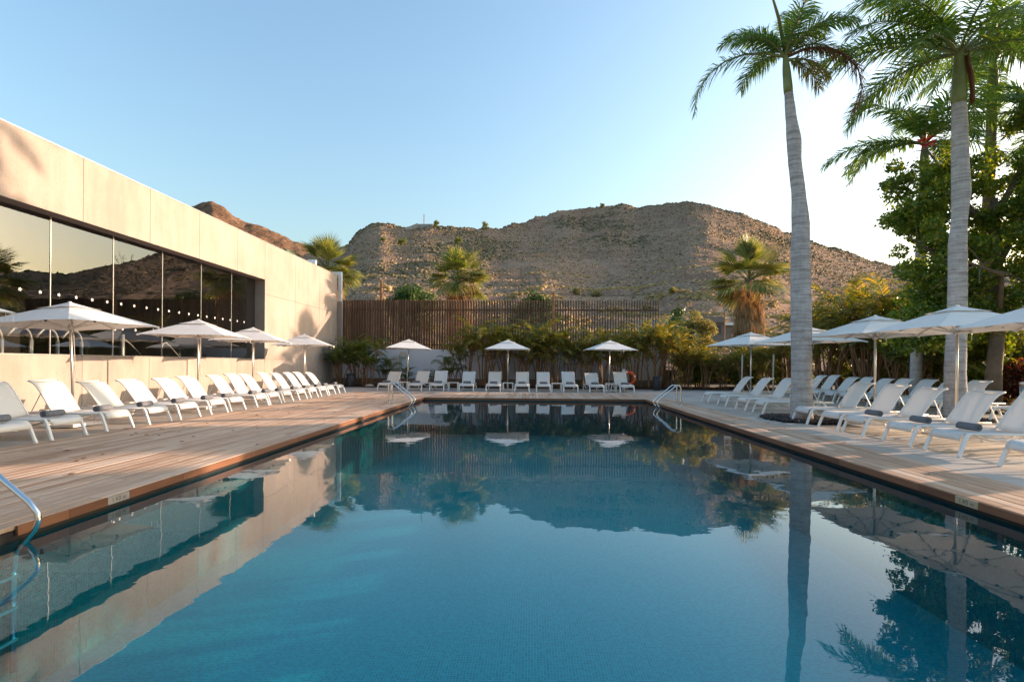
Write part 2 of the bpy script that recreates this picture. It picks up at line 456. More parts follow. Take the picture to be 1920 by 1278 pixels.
t.link(cb.outputs[0], br.inputs[0]); t.set(br.outputs[0], .9); M['brick'] = t.m

# ------------------------------------------------------------------ ground, pool, decks
PX0, PX1, PY0, PY1 = -4.10, 4.42, 0.8, 20.45      # pool basin
DL, DR, DF = -7.83, 5.38, 24.3                      # outer edges of the wooden decks
WZ = -0.12
def sheet(name, x0, x1, y0, y1, z, m, label=None):
    b = MB(); b.quad((x0,y0,z),(x1,y0,z),(x1,y1,z),(x0,y1,z))
    return tag(b.build(name, m), label, kind='structure')
b = MB()
for (x0, x1, y0, y1) in ((-1500, PX0-.3, -300, 2500), (PX1+.3, 1500, -300, 2500), (PX0-.3, PX1+.3, PY1+.3, 2500), (PX0-.3, PX1+.3, -300, PY0-.3)):
    b.quad((x0,y0,-.16),(x1,y0,-.16),(x1,y1,-.16),(x0,y1,-.16))
tag(b.build('ground', M['ground']), kind='structure')
b = MB()
for (x0, x1, y0, y1) in ((-11.75, DL-.004, -6, 32.2), (DL-.004, DR, DF+.004, 32.2), (DR+.004, 22, -6, 32.2), (DL, DR, -6, .49)):
    b.box(x0, x1, y0, y1, -.15, -.012)
tag(b.build('pavement', M['paving']), kind='structure')

b = MB(); b.quad((PX0,PY0,-1.4),(PX1,PY0,-1.4),(PX1,PY1,-1.4),(PX0,PY1,-1.4))
pool = tag(b.build('pool', M['mosaic']), kind='structure')
b = MB()
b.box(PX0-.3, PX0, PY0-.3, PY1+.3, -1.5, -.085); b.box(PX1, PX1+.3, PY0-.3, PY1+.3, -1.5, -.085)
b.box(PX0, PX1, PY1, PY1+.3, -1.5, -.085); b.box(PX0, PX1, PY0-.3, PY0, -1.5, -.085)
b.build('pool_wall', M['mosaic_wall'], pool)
b = MB()
b.box(PX0, PX0+.006, PY0, PY1, -.33, -.088); b.box(PX1-.006, PX1, PY0, PY1, -.33, -.088); b.box(PX0+.006, PX1-.006, PY1-.006, PY1, -.33, -.088)
b.build('waterline_band', plain('waterline_tile', (.012, .035, .05), .35, 0, .3, 30), pool)
b = MB(); b.quad((PX0+.006,PY0,WZ),(PX1-.006,PY0,WZ),(PX1-.006,PY1-.006,WZ),(PX0+.006,PY1-.006,WZ))
tag(b.build('water', M['water']), kind='structure')

PW, GAP = .135, .010
mesh_cache = {}
def plank_mesh(wd, ln, m, key):
    k = (round(wd, 3), round(ln, 3), key)
    if k not in mesh_cache:
        bb = MB(); bv = .004
        # board with eased edges
        n = 0
        x0, x1, y0, y1 = -wd/2, wd/2, -ln/2, ln/2
        bb.v = [(x0,y0,-.034),(x1,y0,-.034),(x1,y1,-.034),(x0,y1,-.034),
                (x0,y0,-bv),(x1,y0,-bv),(x1,y1,-bv),(x0,y1,-bv),
                (x0+bv,y0+bv,0),(x1-bv,y0+bv,0),(x1-bv,y1-bv,0),(x0+bv,y1-bv,0)]
        bb.f = [(0,3,2,1),(0,1,5,4),(1,2,6,5),(2,3,7,6),(3,0,4,7),(4,5,9,8),(5,6,10,9),(6,7,11,10),(7,4,8,11),(8,9,10,11)]
        mesh_cache[k] = bb.mesh('plank', m)
    return mesh_cache[k]
def deck(name, x0, x1, y0, y1, m, key, lens):
    bb = MB(); bb.box(x0+.01, x1-.01, y0+.01, y1-.01, -.14, -.045)
    d = tag(bb.build(name, M['joist']), kind='structure')
    nrow = round((x1-x0)/PW); wd = (x1-x0)/nrow
    for i in range(nrow):
        y = y0 - (0 if key == 'far' else random.uniform(0, lens[-1]*.8))
        while y < y1 - .02:
            L = random.choice(lens); a, e = max(y, y0), min(y+L, y1)
            if e - a > .08:
                # long tail pieces are cut to a few lengths so alike boards share one mesh
                pl = obj('plank', plank_mesh(wd-GAP, e-a-.004, m, key), d)
                pl.location = (x0+wd*(i+.5), (a+e)/2, random.uniform(-.0015, .0015))
            y += L
    return d
OV = .05
deck('wooden_deck', DL, PX0+OV, 0.5, PY1, M['wood'], 'side', (2.0, 2.6, 3.2))
deck('wooden_deck', PX1-OV, DR, 0.5, PY1, M['wood'], 'side', (2.0, 2.6, 3.2))
deck('wooden_deck', DL, DR, PY1+.004, DF, M['wood_x'], 'far', (1.9, 1.95))
# fascia boards along the pool edge, with depth plates let into them
fas = tag(MB().box(PX0-.3, PX0+OV-.03, 1.5, PY1, -.0995, -.0855).build('deck_fascia', M['joist']), kind='structure')
def fascia_run(fixed, a0, a1, axis, skip=()):
    a = a0; L = 1.55
    while a < a1 - .01:
        e = min(a+L, a1)
        segs = [(a, e)]
        for (s0, s1) in skip:
            out = []
            for (p0, p1) in segs:
                if s1 <= p0 or s0 >= p1: out.append((p0, p1))
                else:
                    if s0 > p0: out.append((p0, s0))
                    if s1 < p1: out.append((s1, p1))
            segs = out
        for (p0, p1) in segs:
            if p1-p0 < .03: continue
            bb = MB()
            if axis == 'y': bb.box(fixed-.011, fixed+.011, p0+.002, p1-.002, -.082, -.006)
            else: bb.box(p0+.002, p1-.002, fixed-.011, fixed+.011, -.082, -.006)
            bb.build('fascia_board', M['fascia'], fas)
        a = e
FXL, FXR, FYF = PX0+OV+.0125, PX1-OV-.0125, PY1-.0125+.0
PLL, PLR = (5.03, 5.31), (5.36, 5.64)
fascia_run(FXL, 1.5, PY1-.03, 'y', [PLL, (3.9, 4.12)])
fascia_run(FXR, 1.5, PY1-.03, 'y', [PLR])
fascia_run(FYF, PX0+OV+.03, PX1-OV-.03, 'x')

def depth_plate(x, y0, y1, side, m, label):
    e = empty('depth_plate', (x, (y0+y1)/2, -.044), 0, label, 'depth sign', 'pool depth plates')
    ln = y1-y0
    MB().box(-.011, .011, -ln/2+.002, ln/2-.002, -.037, .037).build('plate', m, e)
    for ch, dx in (('1', -.078), ('.', -.056), ('4', -.032), ('0', .008), ('m', .070)):
        cu = bpy.data.curves.new('t', 'FONT'); cu.body = ch; cu.size = .062; cu.align_x = 'CENTER'; cu.align_y = 'BOTTOM_BASELINE'
        to = bpy.data.objects.new('t', cu); C.objects.link(to)
        bpy.context.view_layer.update()
        me = bpy.data.meshes.new_from_object(to.evaluated_get(bpy.context.evaluated_depsgraph_get()))
        bpy.data.objects.remove(to)
        me.materials.clear(); me.materials.append(M['ink'])
        tx = obj('letter', me, e)
        # text x axis runs to the reader's right when facing the plate
        if side > 0: tx.matrix_local = Matrix(((0,0,1,.0118),(1,0,0,dx),(0,1,0,-.022),(0,0,0,1)))
        else: tx.matrix_local = Matrix(((0,0,-1,-.0118),(-1,0,0,-dx),(0,1,0,-.022),(0,0,0,1)))
depth_plate(FXL, *PLL, 1, M['plate_grey'], 'grey depth plate reading 1.40 m on the left pool edge')
depth_plate(FXR, *PLR, -1, M['plate'], 'tan depth plate reading 1.40 m on the right pool edge')

# grey plank paving on the right, laid slab by slab
pv = tag(MB().box(DR+.01, 12.9, 3.0, 24.2, -.011, -.009).build('paved_terrace', M['joist']), kind='structure')
sm = {}
x = DR+.006; i = 0
SW, SL = .44, 1.25
slab_me = None
while x < 12.7:
    y = 3.0 - random.uniform(0, 1)
    while y < 24.2:
        y1_ = min(y+SL, 24.2); y0_ = max(y, 3.0)
        cxm, cym = x+SW/2, (y0_+y1_)/2
        if y1_-y0_ > .2 and not (abs(cxm-6.54) < .62 and abs(cym-13.17) < 1.0) and not (abs(cxm-10.45) < .5 and abs(cym-13.56) < .8):
            k = round(y1_-y0_, 2)
            if k not in sm:
                sm[k] = MB().box(-SW/2+.003, SW/2-.003, -k/2+.003, k/2-.003, -.008, 0).mesh('slab', M['slab'])
            s_ = obj('slab', sm[k], pv); s_.location = (cxm, cym, -.002)
        y += SL
    x += SW
sheet('lawn', 12.95, 22, 8, 24, .004, M['lawn'])
# planting bed
b = MB()
P = []
for i in range(60):
    row = []
    for j in range(7):
        xx = -11.2 + i*(27.2/59); yy = 28.6 + j*.52
        row.append((xx, yy, .01 + .09*mnoise.noise((xx*1.3, yy*1.3, 0)) + .06*(0 < j < 6)))
    P.append(row)
tag(b.grid(P).build('planting_bed', M['soil'], smooth=True), kind='structure')
b = MB(); P = []
for i in range(30):
    row = []
    for j in range(6):
        yy = 13.5 + i*.52; xx = 13.3 + j*.7
        row.append((xx, yy, .02 + .08*mnoise.noise((xx*1.3, yy*1.3, 3))))
    P.append(row)
tag(b.grid(P).build('planting_bed', M['soil'], smooth=True), kind='structure')
e = tag(MB().box(-11.2, 8.2, 30.55, 30.85, 0, .42).build('low_kerb_wall', M['kerb']), 'low brown kerb wall running along the far planting bed', 'kerb wall')

# ------------------------------------------------------------------ left building
WX, WT = -11.3, 6.42
GX = -11.69
bd = empty('pool_building', (WX, 17, 0), 0, 'long pale concrete building with a tall glass front', 'building')
def wbox(nm, x0, x1, y0, y1, z0, z1, m):
    o = MB().box(x0-WX, x1-WX, y0-17, y1-17, z0, z1).build(nm, m, bd); return o
g2 = .007
ys = [1.2, 3.6, 6.0, 8.4, 10.85, 13.25, 15.65, 18.05, 20.45, 22.61]
for a, e in zip(ys[:-1], ys[1:]):
    wbox('concrete_panel', WX-.44, WX, a+g2, e-g2, 4.815, WT, M['concrete'])
    wbox('concrete_panel', WX-.44, WX, a+g2, e-g2, -.01, 1.43, M['concrete'])
for a, e in ((22.61, 25.6), (25.6, 28.6), (28.6, 31.2)):
    for z0, z1 in ((-.01, 1.43), (1.43, 4.2), (4.2, WT)):
        wbox('concrete_panel', WX-.44, WX, a+g2, e-g2, z0+(g2 if z0 > 0 else 0), z1-(g2 if z1 < WT else 0), M['concrete'])
wbox('joint_backing', WX-.43, WX-.02, 1.2, 22.60, 4.83, WT-.02, M['concrete'])
wbox('joint_backing', WX-.43, WX-.02, 1.2, 22.60, 0, 1.41, M['concrete'])
wbox('joint_backing', WX-.43, WX-.02, 22.63, 31.18, 0, WT-.02, M['concrete'])
wbox('end_wall', WX-9.0, WX-.45, 30.8, 31.2, 0, WT-.02, M['concrete'])
wbox('window_sill', WX-.42, WX+.015, 1.2, 22.6, 1.432, 1.452, M['alu'])
wbox('roof_cap', WX-.46, WX+.012, 1.2, 31.2, WT+.002, WT+.022, M['alu'])
wbox('roof', WX-12, WX-.45, 1.0, 30.79, WT-.35, WT-.10, M['roof'])
# dark spa room behind the glass
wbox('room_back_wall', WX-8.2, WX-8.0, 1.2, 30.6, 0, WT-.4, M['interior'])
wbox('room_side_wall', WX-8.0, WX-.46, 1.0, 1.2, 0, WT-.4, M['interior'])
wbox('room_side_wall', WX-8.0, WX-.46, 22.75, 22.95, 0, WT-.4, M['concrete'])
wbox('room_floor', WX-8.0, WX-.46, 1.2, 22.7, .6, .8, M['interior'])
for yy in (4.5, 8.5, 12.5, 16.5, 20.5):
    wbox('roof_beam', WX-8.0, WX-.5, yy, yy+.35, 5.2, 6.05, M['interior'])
mull = [2.87, 4.85, 6.82, 8.8, 10.77, 12.75, 14.73, 16.75, 18.77, 20.72, 22.55]
for a, e in zip([1.2]+mull[:-1], mull):
    pn = wbox('glass_pane', GX-.012, GX, a+.012, e-.012, 1.455, 4.81, M['glass'])
for yy in mull[:-1]:
    wbox('mullion', GX-.012, GX+.012, yy-.010, yy+.010, 1.455, 4.81, M['alu'])
def star_mesh():
    bb = MB(); n = 10; v = []
    for k in range(n):
        r_ = .052 if k % 2 == 0 else .022
        a = PI/2 + k*2*PI/n
        v.append((r_*math.cos(a), r_*math.sin(a)))
    for z in (0, .004):
        for (a, c_) in v: bb.v.append((z, a, c_))
    bb.f = [tuple(range(n, 2*n)), tuple(range(n))[::-1]] + [(k, (k+1) % n, n+(k+1) % n, n+k) for k in range(n)]
    return bb.mesh('starfish_decal', M['white'])
sme = star_mesh()
for k in range(21):
    o = obj('starfish_decal', sme, bd); o.location = (GX+.004-WX, 11.46+.51*k-17, 2.93); o.rotation_euler = (R(random.uniform(-20, 20)), 0, 0)
for k in range(5):
    o = obj('starfish_decal', sme, bd); o.location = (GX+.004-WX, 13.56+.51*k-17, 2.22); o.rotation_euler = (R(random.uniform(-20, 20)), 0, 0)
# roof edge trim, downpipe and floodlight at the far end
e = empty('downpipe', (WX+.1, 31.45, 0), 0, 'white roof trim and downpipe at the far corner of the concrete building', 'downpipe')
MB().box(-.13, .13, -.12, .12, 0, 4.9).build('pipe', M['concrete'], e)
MB().box(-.10, .10, -.09, .09, 4.9, 6.5).build('upper_pipe', M['white'], e)
MB().box(-.95, .10, -.09, .09, 6.5, 6.64).build('gutter_return', M['white'], e)
MB().box(-1.05, -.9, -3.6, .09, 6.5, 6.66).build('gutter', M['white'], e)
for yy in (-2.6, -1.2): MB().box(-1.0, -.93, yy, yy+.08, 6.1, 6.5).build('gutter_bracket', M['white'], e)
e = empty('floodlight', (-11.95, 29.0, 6.42), 0, 'small white floodlight on the roof edge of the concrete building', 'floodlight')
MB().box(-.24, .24, -.07, .07, .22, .50, Matrix.Rotation(R(-18), 4, 'X')).build('lamp_head', M['white'], e)
MB().tube([(0, 0, -.1), (0, 0, .3)], .02, 6).build('bracket', M['alu'], e)

# spa spouts and rails standing inside behind the glass
def spout(y, i):
    e = empty('water_spout', (-12.35, y, .8), 0, 'curved steel water spout behind the glass, %s from the left' % ORD[i], 'water spout', 'steel spa spouts behind the glass')
    MB().tube([(0, 0, 0), (0, 0, 1.02)], .045, 10).build('column', M['satin'], e, True)
    pts = [(0, -.28+.28*math.cos(a), 1.02+.30*math.sin(a)) for a in np.linspace(0, PI*.78, 10)]
    pts.append((0, pts[-1][1]-.12, pts[-1][2]-.12))
    MB().tube(pts, .03, 8).build('spout_neck', M['satin'], e, True)
for i, y in enumerate((12.2, 12.95, 13.7, 14.45)): spout(y, i)
e = tag(MB().tube([(-12.2, 15.75, .8), (-12.2, 15.75, 2.1)], .06, 10).build('steel_post', M['satin'], smooth=True), 'thick straight steel post behind the glass', 'post')
for i, y in enumerate((16.05, 17.9)):
    tag(MB().tube([(-12.5, y, .8), (-12.5, y, 1.75), (-12.5, y+.05, 1.88), (-12.5, y+.2, 1.95), (-12.5, y+.4, 1.85), (-12.5, y+1.7, .9)], .022, 8).build('spa_handrail', M['satin'], smooth=True),
        'thin arched steel handrail behind the glass, %s one' % ('nearer' if i == 0 else 'farther'), 'handrail', 'spa handrails behind the glass')

# ------------------------------------------------------------------ far wall and slatted fence
FY = 32.0
b = MB().box(-11.2, 8.0, FY-.12, FY+.12, -.1, 2.12)
tag(b.build('retaining_wall', M['greywall']), 'pale grey rendered wall below the slatted fence', 'wall')
e = empty('slatted_fence', (-11.4, FY, 2.12), 0, 'tall fence of dark brown vertical timber fins on the grey wall', 'fence')
fm = MB().box(-.030, .030, -.088, .088, 0, 2.93).mesh('fin', M['fin'])
n = 122
for i in range(n):
    o = obj('fin', fm, e); o.location = (.1 + i*18.87/(n-1), random.uniform(-.006, .006), .02); o.rotation_euler = (0, 0, R(-14+random.uniform(-3, 3)))
MB().box(0, 19.0, .10, .14, .25, .33).build('rail', M['fin'], e)
MB().box(0, 19.0, .10, .14, 2.35, 2.43).build('rail', M['fin'], e)
e = empty('electric_box', (-7.75, FY-.13, 0), 0, 'beige electricity boxes on the grey wall behind the far umbrella', 'electric box')
MB().box(-.35, .02, -.16, 0, .95, 1.72).build('meter_box', M['box'], e)
MB().box(.08, .36, -.12, 0, 1.65, 1.98).build('small_box', M['box'], e)
MB().box(-.25, .02, -.10, 0, .1, .93).build('conduit_cover', M['greywall'], e)
MB().box(.10, .15, -.05, 0, .1, 1.63).build('conduit', M['box'], e)

# ------------------------------------------------------------------ sun loungers
def lounger_proto(da=0):
    e = empty('sun_lounger', (0, 0, 0), 0, 'x', 'sun lounger', 'white sun loungers')
    hw = .29
    sp = [(.055, .235), (.06, .285), (.085, .325), (.15, .35), (.32, .352), (.6, .343), (.85, .337), (1.07, .342)]
    bp = [(1.06, .350), (1.13, .445), (1.22, .575), (1.31, .70), (1.385, .795), (1.44, .845), (1.50, .880), (1.555, .893)]
    hx, hz = 1.06, .345
    bp = [(hx+(a_-hx)*math.cos(R(da))-(c_-hz)*math.sin(R(da)), hz+(a_-hx)*math.sin(R(da))+(c_-hz)*math.cos(R(da))) for a_, c_ in bp]
    def sling(pr, sag):
        P = []
        for (x_, z_) in pr:
            P.append([(x_+(sag*.7*(1-(j/4.0)**2) if pr is bp else 0), hw*j/4.0, z_-sag*(1-(j/4.0)**2)*(1 if x_ > .1 else .2)) for j in range(-4, 5)])
        return MB().grid(P)
    def solid(o):
        md = o.modifiers.new('thick', 'SOLIDIFY'); md.thickness = .007; md.offset = 0
    solid(sling(sp, .018).build('seat_sling', M['sling'], e, True))
    bk = sling(bp, .022).build('back_sling', M['sling'], e, True); solid(bk)
    for s in (-1, 1):
        MB().tube([(.15, s*.315, .338), (.6, s*.315, .33), (1.1, s*.315, .33), (1.85, s*.315, .33)], .021, 8).build('side_rail', M['white'], e, True)
        MB().tube([(a_, s*.30, c_) for a_, c_ in bp], .016, 8).build('back_rail', M['white'], e, True)
        # front leg bends out of the rail and splays to the foot
        MB().tube([(.20, s*.315, .338), (.145, s*.318, .325), (.118, s*.322, .285), (.01, s*.335, 0)], [.022, .027, .032, .028], 6).build('leg', M['white'], e)
        MB().tube([(1.55, s*.315, .33), (1.60, s*.318, .30), (1.63, s*.322, .25), (1.72, s*.335, 0)], [.022, .027, .032, .028], 6).build('leg', M['white'], e)
        MB().tube([(.35, s*.29, .32), (.65, s*.29, .255), (.95, s*.29, .17), (1.18, s*.29, .15), (1.4, s*.29, .22), (1.56, s*.29, .31)], .017, 6).build('brace', M['white'], e, True)
        MB().tube([(bp[3][0]+.02, s*.27, bp[3][1]-.01), (1.40, s*.27, .52), (1.47, s*.29, .35)], .009, 6).build('prop', M['white'], e)
    MB().tube([(1.60, -.315, .33), (1.60, .315, .33)], .016, 6).build('cross_bar', M['white'], e)
    MB().tube([(.15, -.315, .325), (.15, .315, .325)], .014, 6).build('cross_bar', M['white'], e)
    MB().tube([(bp[-1][0], -.30, bp[-1][1]), (bp[-1][0], .30, bp[-1][1])], .016, 6).build('head_bar', M['white'], bk)
    return e
LPS = [lounger_proto(a_) for a_ in (0, 3.5, -3.0)]
def towel_mesh(seed):
    rr = random.Random(seed); bb = MB(); L_ = .35; n = 26
    # rolled cloth: a spiral strip with end faces showing the turns
    turns = 2.6; N = 44
    prof = []
    for k in range(N+1):
        a = 2*PI*turns*k/N; r_ = .014 + .050*(k/N)
        prof.append((r_*math.cos(a), r_*math.sin(a)*.94))
    P = []
    for (a, c_) in prof:
        P.append([(a, y_+rr.uniform(-.003, .003), c_) for y_ in (-L_/2, -L_/4, 0, L_/4, L_/2)])
    bb.grid(P)
    me = bb.mesh('towel', M['towel'], True)
    return me
TW = [towel_mesh(k) for k in range(3)]
def towel(x_, y_, rz, label, k):
    o = obj('rolled_towel', TW[k % 3]); o.location = (x_, y_, .408); o.rotation_euler = (0, 0, rz)
    md = o.modifiers.new('thick', 'SOLIDIFY'); md.thickness = .012; md.offset = 0
    tag(o, label, 'towel', 'rolled grey towels on loungers')
used = [False]*3
def lounger(x_, y_, rz, label):
    k = random.choice((0, 0, 1, 2))
    if not used[k]:
        used[k] = True; q = LPS[k]; q.location = (x_, y_, 0); q.rotation_euler = (0, 0, rz); q['label'] = label; return q
    return dup(LPS[k], (x_, y_, 0), rz, label)
def rot(px, py, rz, ox, oy):
    return ox+px*math.cos(rz)-py*math.sin(rz), oy+px*math.sin(rz)+py*math.cos(rz)
# left row: feet toward the pool
LY = [7.55, 8.5, 9.63, 10.74, 11.74, 12.93, 13.85, 15.25, 16.1, 17.05, 18.25, 19.3, 20.35, 21.25, 22.5]
for i, y in enumerate(LY):
    fx = -7.72 - max(0, (y-12))*.026
    rz = PI + R(random.uniform(-2.2, 2.2)); cy_ = y+.33
    extra = {0: 'cut by the left frame edge'}.get(i)
    lab = 'white sun lounger before the concrete wall, %s from the far end' % ORD[len(LY)-1-i]
    if i == 0: lab = 'white sun lounger before the concrete wall, nearest the left frame edge'
    lounger(fx, cy_, rz, lab)
    tx, ty = rot(.34, random.uniform(-.04, .04), rz, fx, cy_)
    towel(tx, ty, rz+R(random.uniform(-6, 6)), 'rolled grey towel on the lounger %s from the far end by the concrete wall' % ORD[len(LY)-1-i], i)
# far row
FX = [(-7.22, -6.47), (-5.75, -5.06), (-4.71, -4.01), (-3.31, -2.61), (-2.05, -1.35), (-.7, 0), (.31, 1.02), (1.57, 2.29), (2.79, 3.5), (4.18, 4.92)]
FROT = [-7, -6, 0, 1, 0, 0, 0, 2, 5, 6]
for i, (a, c_) in enumerate(FX):
    rz = PI/2 + R(FROT[i]); cx_ = (a+c_)/2; fy = 25.15
    lounger(cx_, fy, rz, 'white sun lounger at the far pool end, %s from the left' % ORD[i])
    tx, ty = rot(.52 if i < 2 else .45, (.08 if i < 2 else 0), rz, cx_, fy)
    towel(tx, ty, rz+R(random.uniform(-4, 4)), 'rolled grey towel on the far-end lounger %s from the left' % ORD[i], i)
# right front row
RY = [6.62, 7.96, 8.96, 10.2, 11.05, 12.22, 14.5, 15.7, 17.24, 18.85]
for i, y in enumerate(RY):
    rz = R(random.uniform(-2, 2)); cy_ = y+.33
    lounger(6.17, cy_, rz, 'white sun lounger in the row beside the right pool edge, %s from the camera' % ORD[i])
    if i in (1, 2, 3):
        tx, ty = rot(.42, 0, rz, 6.17, cy_)
        towel(tx, ty, rz+R(random.uniform(-5, 5)), 'rolled grey towel on the right pool-edge lounger %s from the camera' % ORD[i], i)
# right second row
R2 = [13.1, 14.75, 15.8, 16.75, 17.75, 18.75, 19.7, 20.7, 21.8, 22.85]
for i, y in enumerate(R2):
    rz = R(random.uniform(-2, 2))
    lounger(10.86, y+.33, rz, 'white sun lounger in the back row before the hedge, %s from the right' % ORD[i])

# low white side tables in the far row
def table_proto():
    e = empty('side_table', (0, 0, 0), 0, 'x', 'side table', 'low white side tables in the far row')
    MB().box(-.25, .25, -.22, .22, .375, .40).build('table_top', M['white'], e)
    for sx in (-1, 1):
        for sy in (-1, 1):
            MB().box(sx*.225-.02, sx*.225+.02, sy*.195-.02, sy*.195+.02, 0, .375).build('leg', M['white'], e)
    return e
TP = table_proto()
for i, (x_, y_) in enumerate(((-6.05, 25.85), (-3.62, 25.6), (-1.02, 25.75), (1.30, 25.6), (3.86, 25.75))):
    lab = 'low white side table at the far pool end, %s from the left' % ORD[i]
    if i == 0: TP.location = (x_, y_, 0); TP['label'] = lab
    else: dup(TP, (x_, y_, 0), 0, lab)

# ------------------------------------------------------------------ umbrellas
def umbrella_proto():
    e = empty('sun_umbrella', (0, 0, 0), 0, 'x', 'umbrella', 'square white sun umbrellas')
    A = 1.075; zt, ze = 2.45, 2.0
    def pyr(t0, t1, z0, z1, sag, n=5, nsec=12):
        bb = MB(); P = []
        for i in range(n+1):
            tt = t0+(t1-t0)*i/n; row = []
            zz = z0+(z1-z0)*(i/n)**1.18
            for s in range(4):
                for k in range(nsec):
                    u = -1+2*k/nsec
                    q = [(u, -1), (1, u), (-u, 1), (-1, -u)][s]
                    # fabric sags a little between the four corner ribs and the four mid ribs
                    dz = sag*(abs(math.sin(PI*(u+1)))**1.2)*(i/n)*(1)
                    pull = 1 - .022*abs(math.sin(PI*(u+1)))*(i/n)
                    row.append((q[0]*tt*A*pull, q[1]*tt*A*pull, zz+dz-.02*math.sin(PI*i/n)))
            row.append(row[0]); P.append(row)
        return bb.grid(P)
    cn = pyr(.10, 1, zt-.04, ze, .012).build('canopy', M['canvas'], e, False)
    pyr(.02, .34, zt+.02, zt-.112, .006, 3).build('vent_cap', M['canvas'], cn, False)
    MB().lathe([(.02, 0), (.034, .008), (.03, .022), (.008, .028)], 10, (0, 0, zt+.012)).build('finial', M['white'], e, True)
    MB().tube([(0, 0, .05), (0, 0, 2.42)], .025, 12).build('pole', M['alu'], e, True)
    hb = MB().lathe([(.05, 0), (.06, .02), (.06, .06), (.045, .08)], 12, (0, 0, 2.32)).build('hub', M['alu'], e, True)
    MB().lathe([(.045, 0), (.055, .02), (.055, .07), (.04, .09)], 12, (0, 0, 1.92)).build('slider', M['alu'], e, True)
    for k in range(8):
        a = PI/4*k + PI/4
        d = A*(1.414 if k % 2 == 0 else 1.0)*.985
        px, py = d*math.cos(a), d*math.sin(a)
        rb = MB().bar((.05*math.cos(a), .05*math.sin(a), 2.335), (px, py, ze-.018), .016, .024).build('rib', M['alu'], e)
        f_ = .52
        MB().bar((.05*math.cos(a), .05*math.sin(a), 1.96), (px*f_, py*f_, 2.335+(ze-.03-2.335)*f_-.01), .012, .018).build('strut', M['alu'], rb)
        MB().box(px*f_-.02, px*f_+.02, py*f_-.02, py*f_+.02, 2.335+(ze-.03-2.335)*f_-.035, 2.335+(ze-.03-2.335)*f_+.0).build('joint', M['dark'], rb)
    MB().tube([(.035, .01, 2.3), (.045, .02, 1.9), (.04, .03, 1.5), (.055, .02, 1.1), (.06, .05, .95), (.045, .07, .9), (.035, .05, .98), (.04, .02, 1.2)], .006, 5).build('cord', M['rope'], e)
    for k in (0, 1):
        MB().tube([(A*.97-.12*k, A*.97-.12*k*0, ze), (A*.97-.12*k, A*.97, ze-.13)], .005, 5).build('tie', M['white'], e)
    MB().box(-.36, .36, -.36, .36, 0, .055).build('base', M['white'], e)
    MB().lathe([(.05, .055), (.05, .3), (.04, .32)], 12).build('base_tube', M['alu'], e, True)
    return e
UP = umbrella_proto(); ufirst = [True]
def umbrella(x_, y_, rz, label, tilt=(0, 0), z=0):
    if ufirst[0]:
        ufirst[0] = False
        UP.location = (x_, y_, z); UP.rotation_euler = (tilt[0], tilt[1], R(rz)); UP['label'] = label
    else: dup(UP, (x_, y_, z), R(rz), label, 1.0, tilt)
umbrella(-9.12, 10.50, -5, 'white square umbrella by the glass front, second from the left frame edge', (0, R(-2.5)))
umbrella(-8.75, 6.75, -4, 'white square umbrella whose tip shows at the left frame edge')
umbrella(-9.28, 14.79, 10, 'white square umbrella by the glass front, third from the left frame edge')
umbrella(-9.44, 18.08, 14, 'white square umbrella overlapping the right end of the glass front')
umbrella(-9.43, 22.34, 12, 'white square umbrella before the bare far end of the concrete wall', (0, R(-1)))
umbrella(-6.03, 26.3, 15, 'white square umbrella at the far pool end, left one of three', (0, R(2)))
umbrella(-1.07, 26.45, 1, 'white square umbrella at the far pool end, middle one of three')
umbrella(3.87, 26.45, 8, 'white square umbrella at the far pool end, right one of three', (0, R(1)))
umbrella(7.84, 19.37, 20, 'white square umbrella left of the foreground palm trunk on the right terrace')
umbrella(8.31, 16.38, 12, 'white square umbrella partly hidden behind the foreground palm trunk')
umbrella(7.98, 12.72, 4, 'white square umbrella between the two grey palm trunks')
umbrella(8.17, 10.58, -2, 'white square umbrella before the right-hand grey palm trunk')
umbrella(8.22, 8.55, -10, 'white square umbrella cut by the right frame edge', (0, 0), -.06)

# ------------------------------------------------------------------ pool ladders (grab rails)
def ladder(x_, y_, mirror, label):
    e = empty('pool_ladder', (x_, y_, 0), 0 if not mirror else PI, label, 'pool ladder', 'steel pool ladders')
    for s in (-1, 1):
        pts = [(-.48, 0)] + [(-.48, .1), (-.48, .5)]
        pts += [(-.37+.11*math.cos(a), .52+.11*math.sin(a)) for a in np.linspace(PI, PI*.28, 7)]
        pts += [(.0, .35), (.20, .19)]
        pts += [(.275, .10), (.28, .04), (.25, -.03), (.17, -.12), (.10, -.2), (.08, -.4), (.08, -1.15)]
        MB().tube([(a, s*.25, c_) for a, c_ in pts], .022, 10).build('grab_rail', M['steel'], e, True)
        MB().lathe([(.055, 0), (.055, .012), (.03, .025)], 14, (-.48, s*.25, 0)).build('flange', M['steel'], e, True)
    for z in (-.4, -.65, -.9):
        MB().box(.04, .12, -.25, .25, z, z+.025).build('step', M['steel'], e)
ladder(PX0, 17.65, False, 'steel pool ladder at the far left of the pool')
ladder(PX1, 17.85, True, 'steel pool ladder at the far right of the pool')
ladder(PX0-.03, 3.86, False, 'steel pool ladder rail at the lower left frame edge')

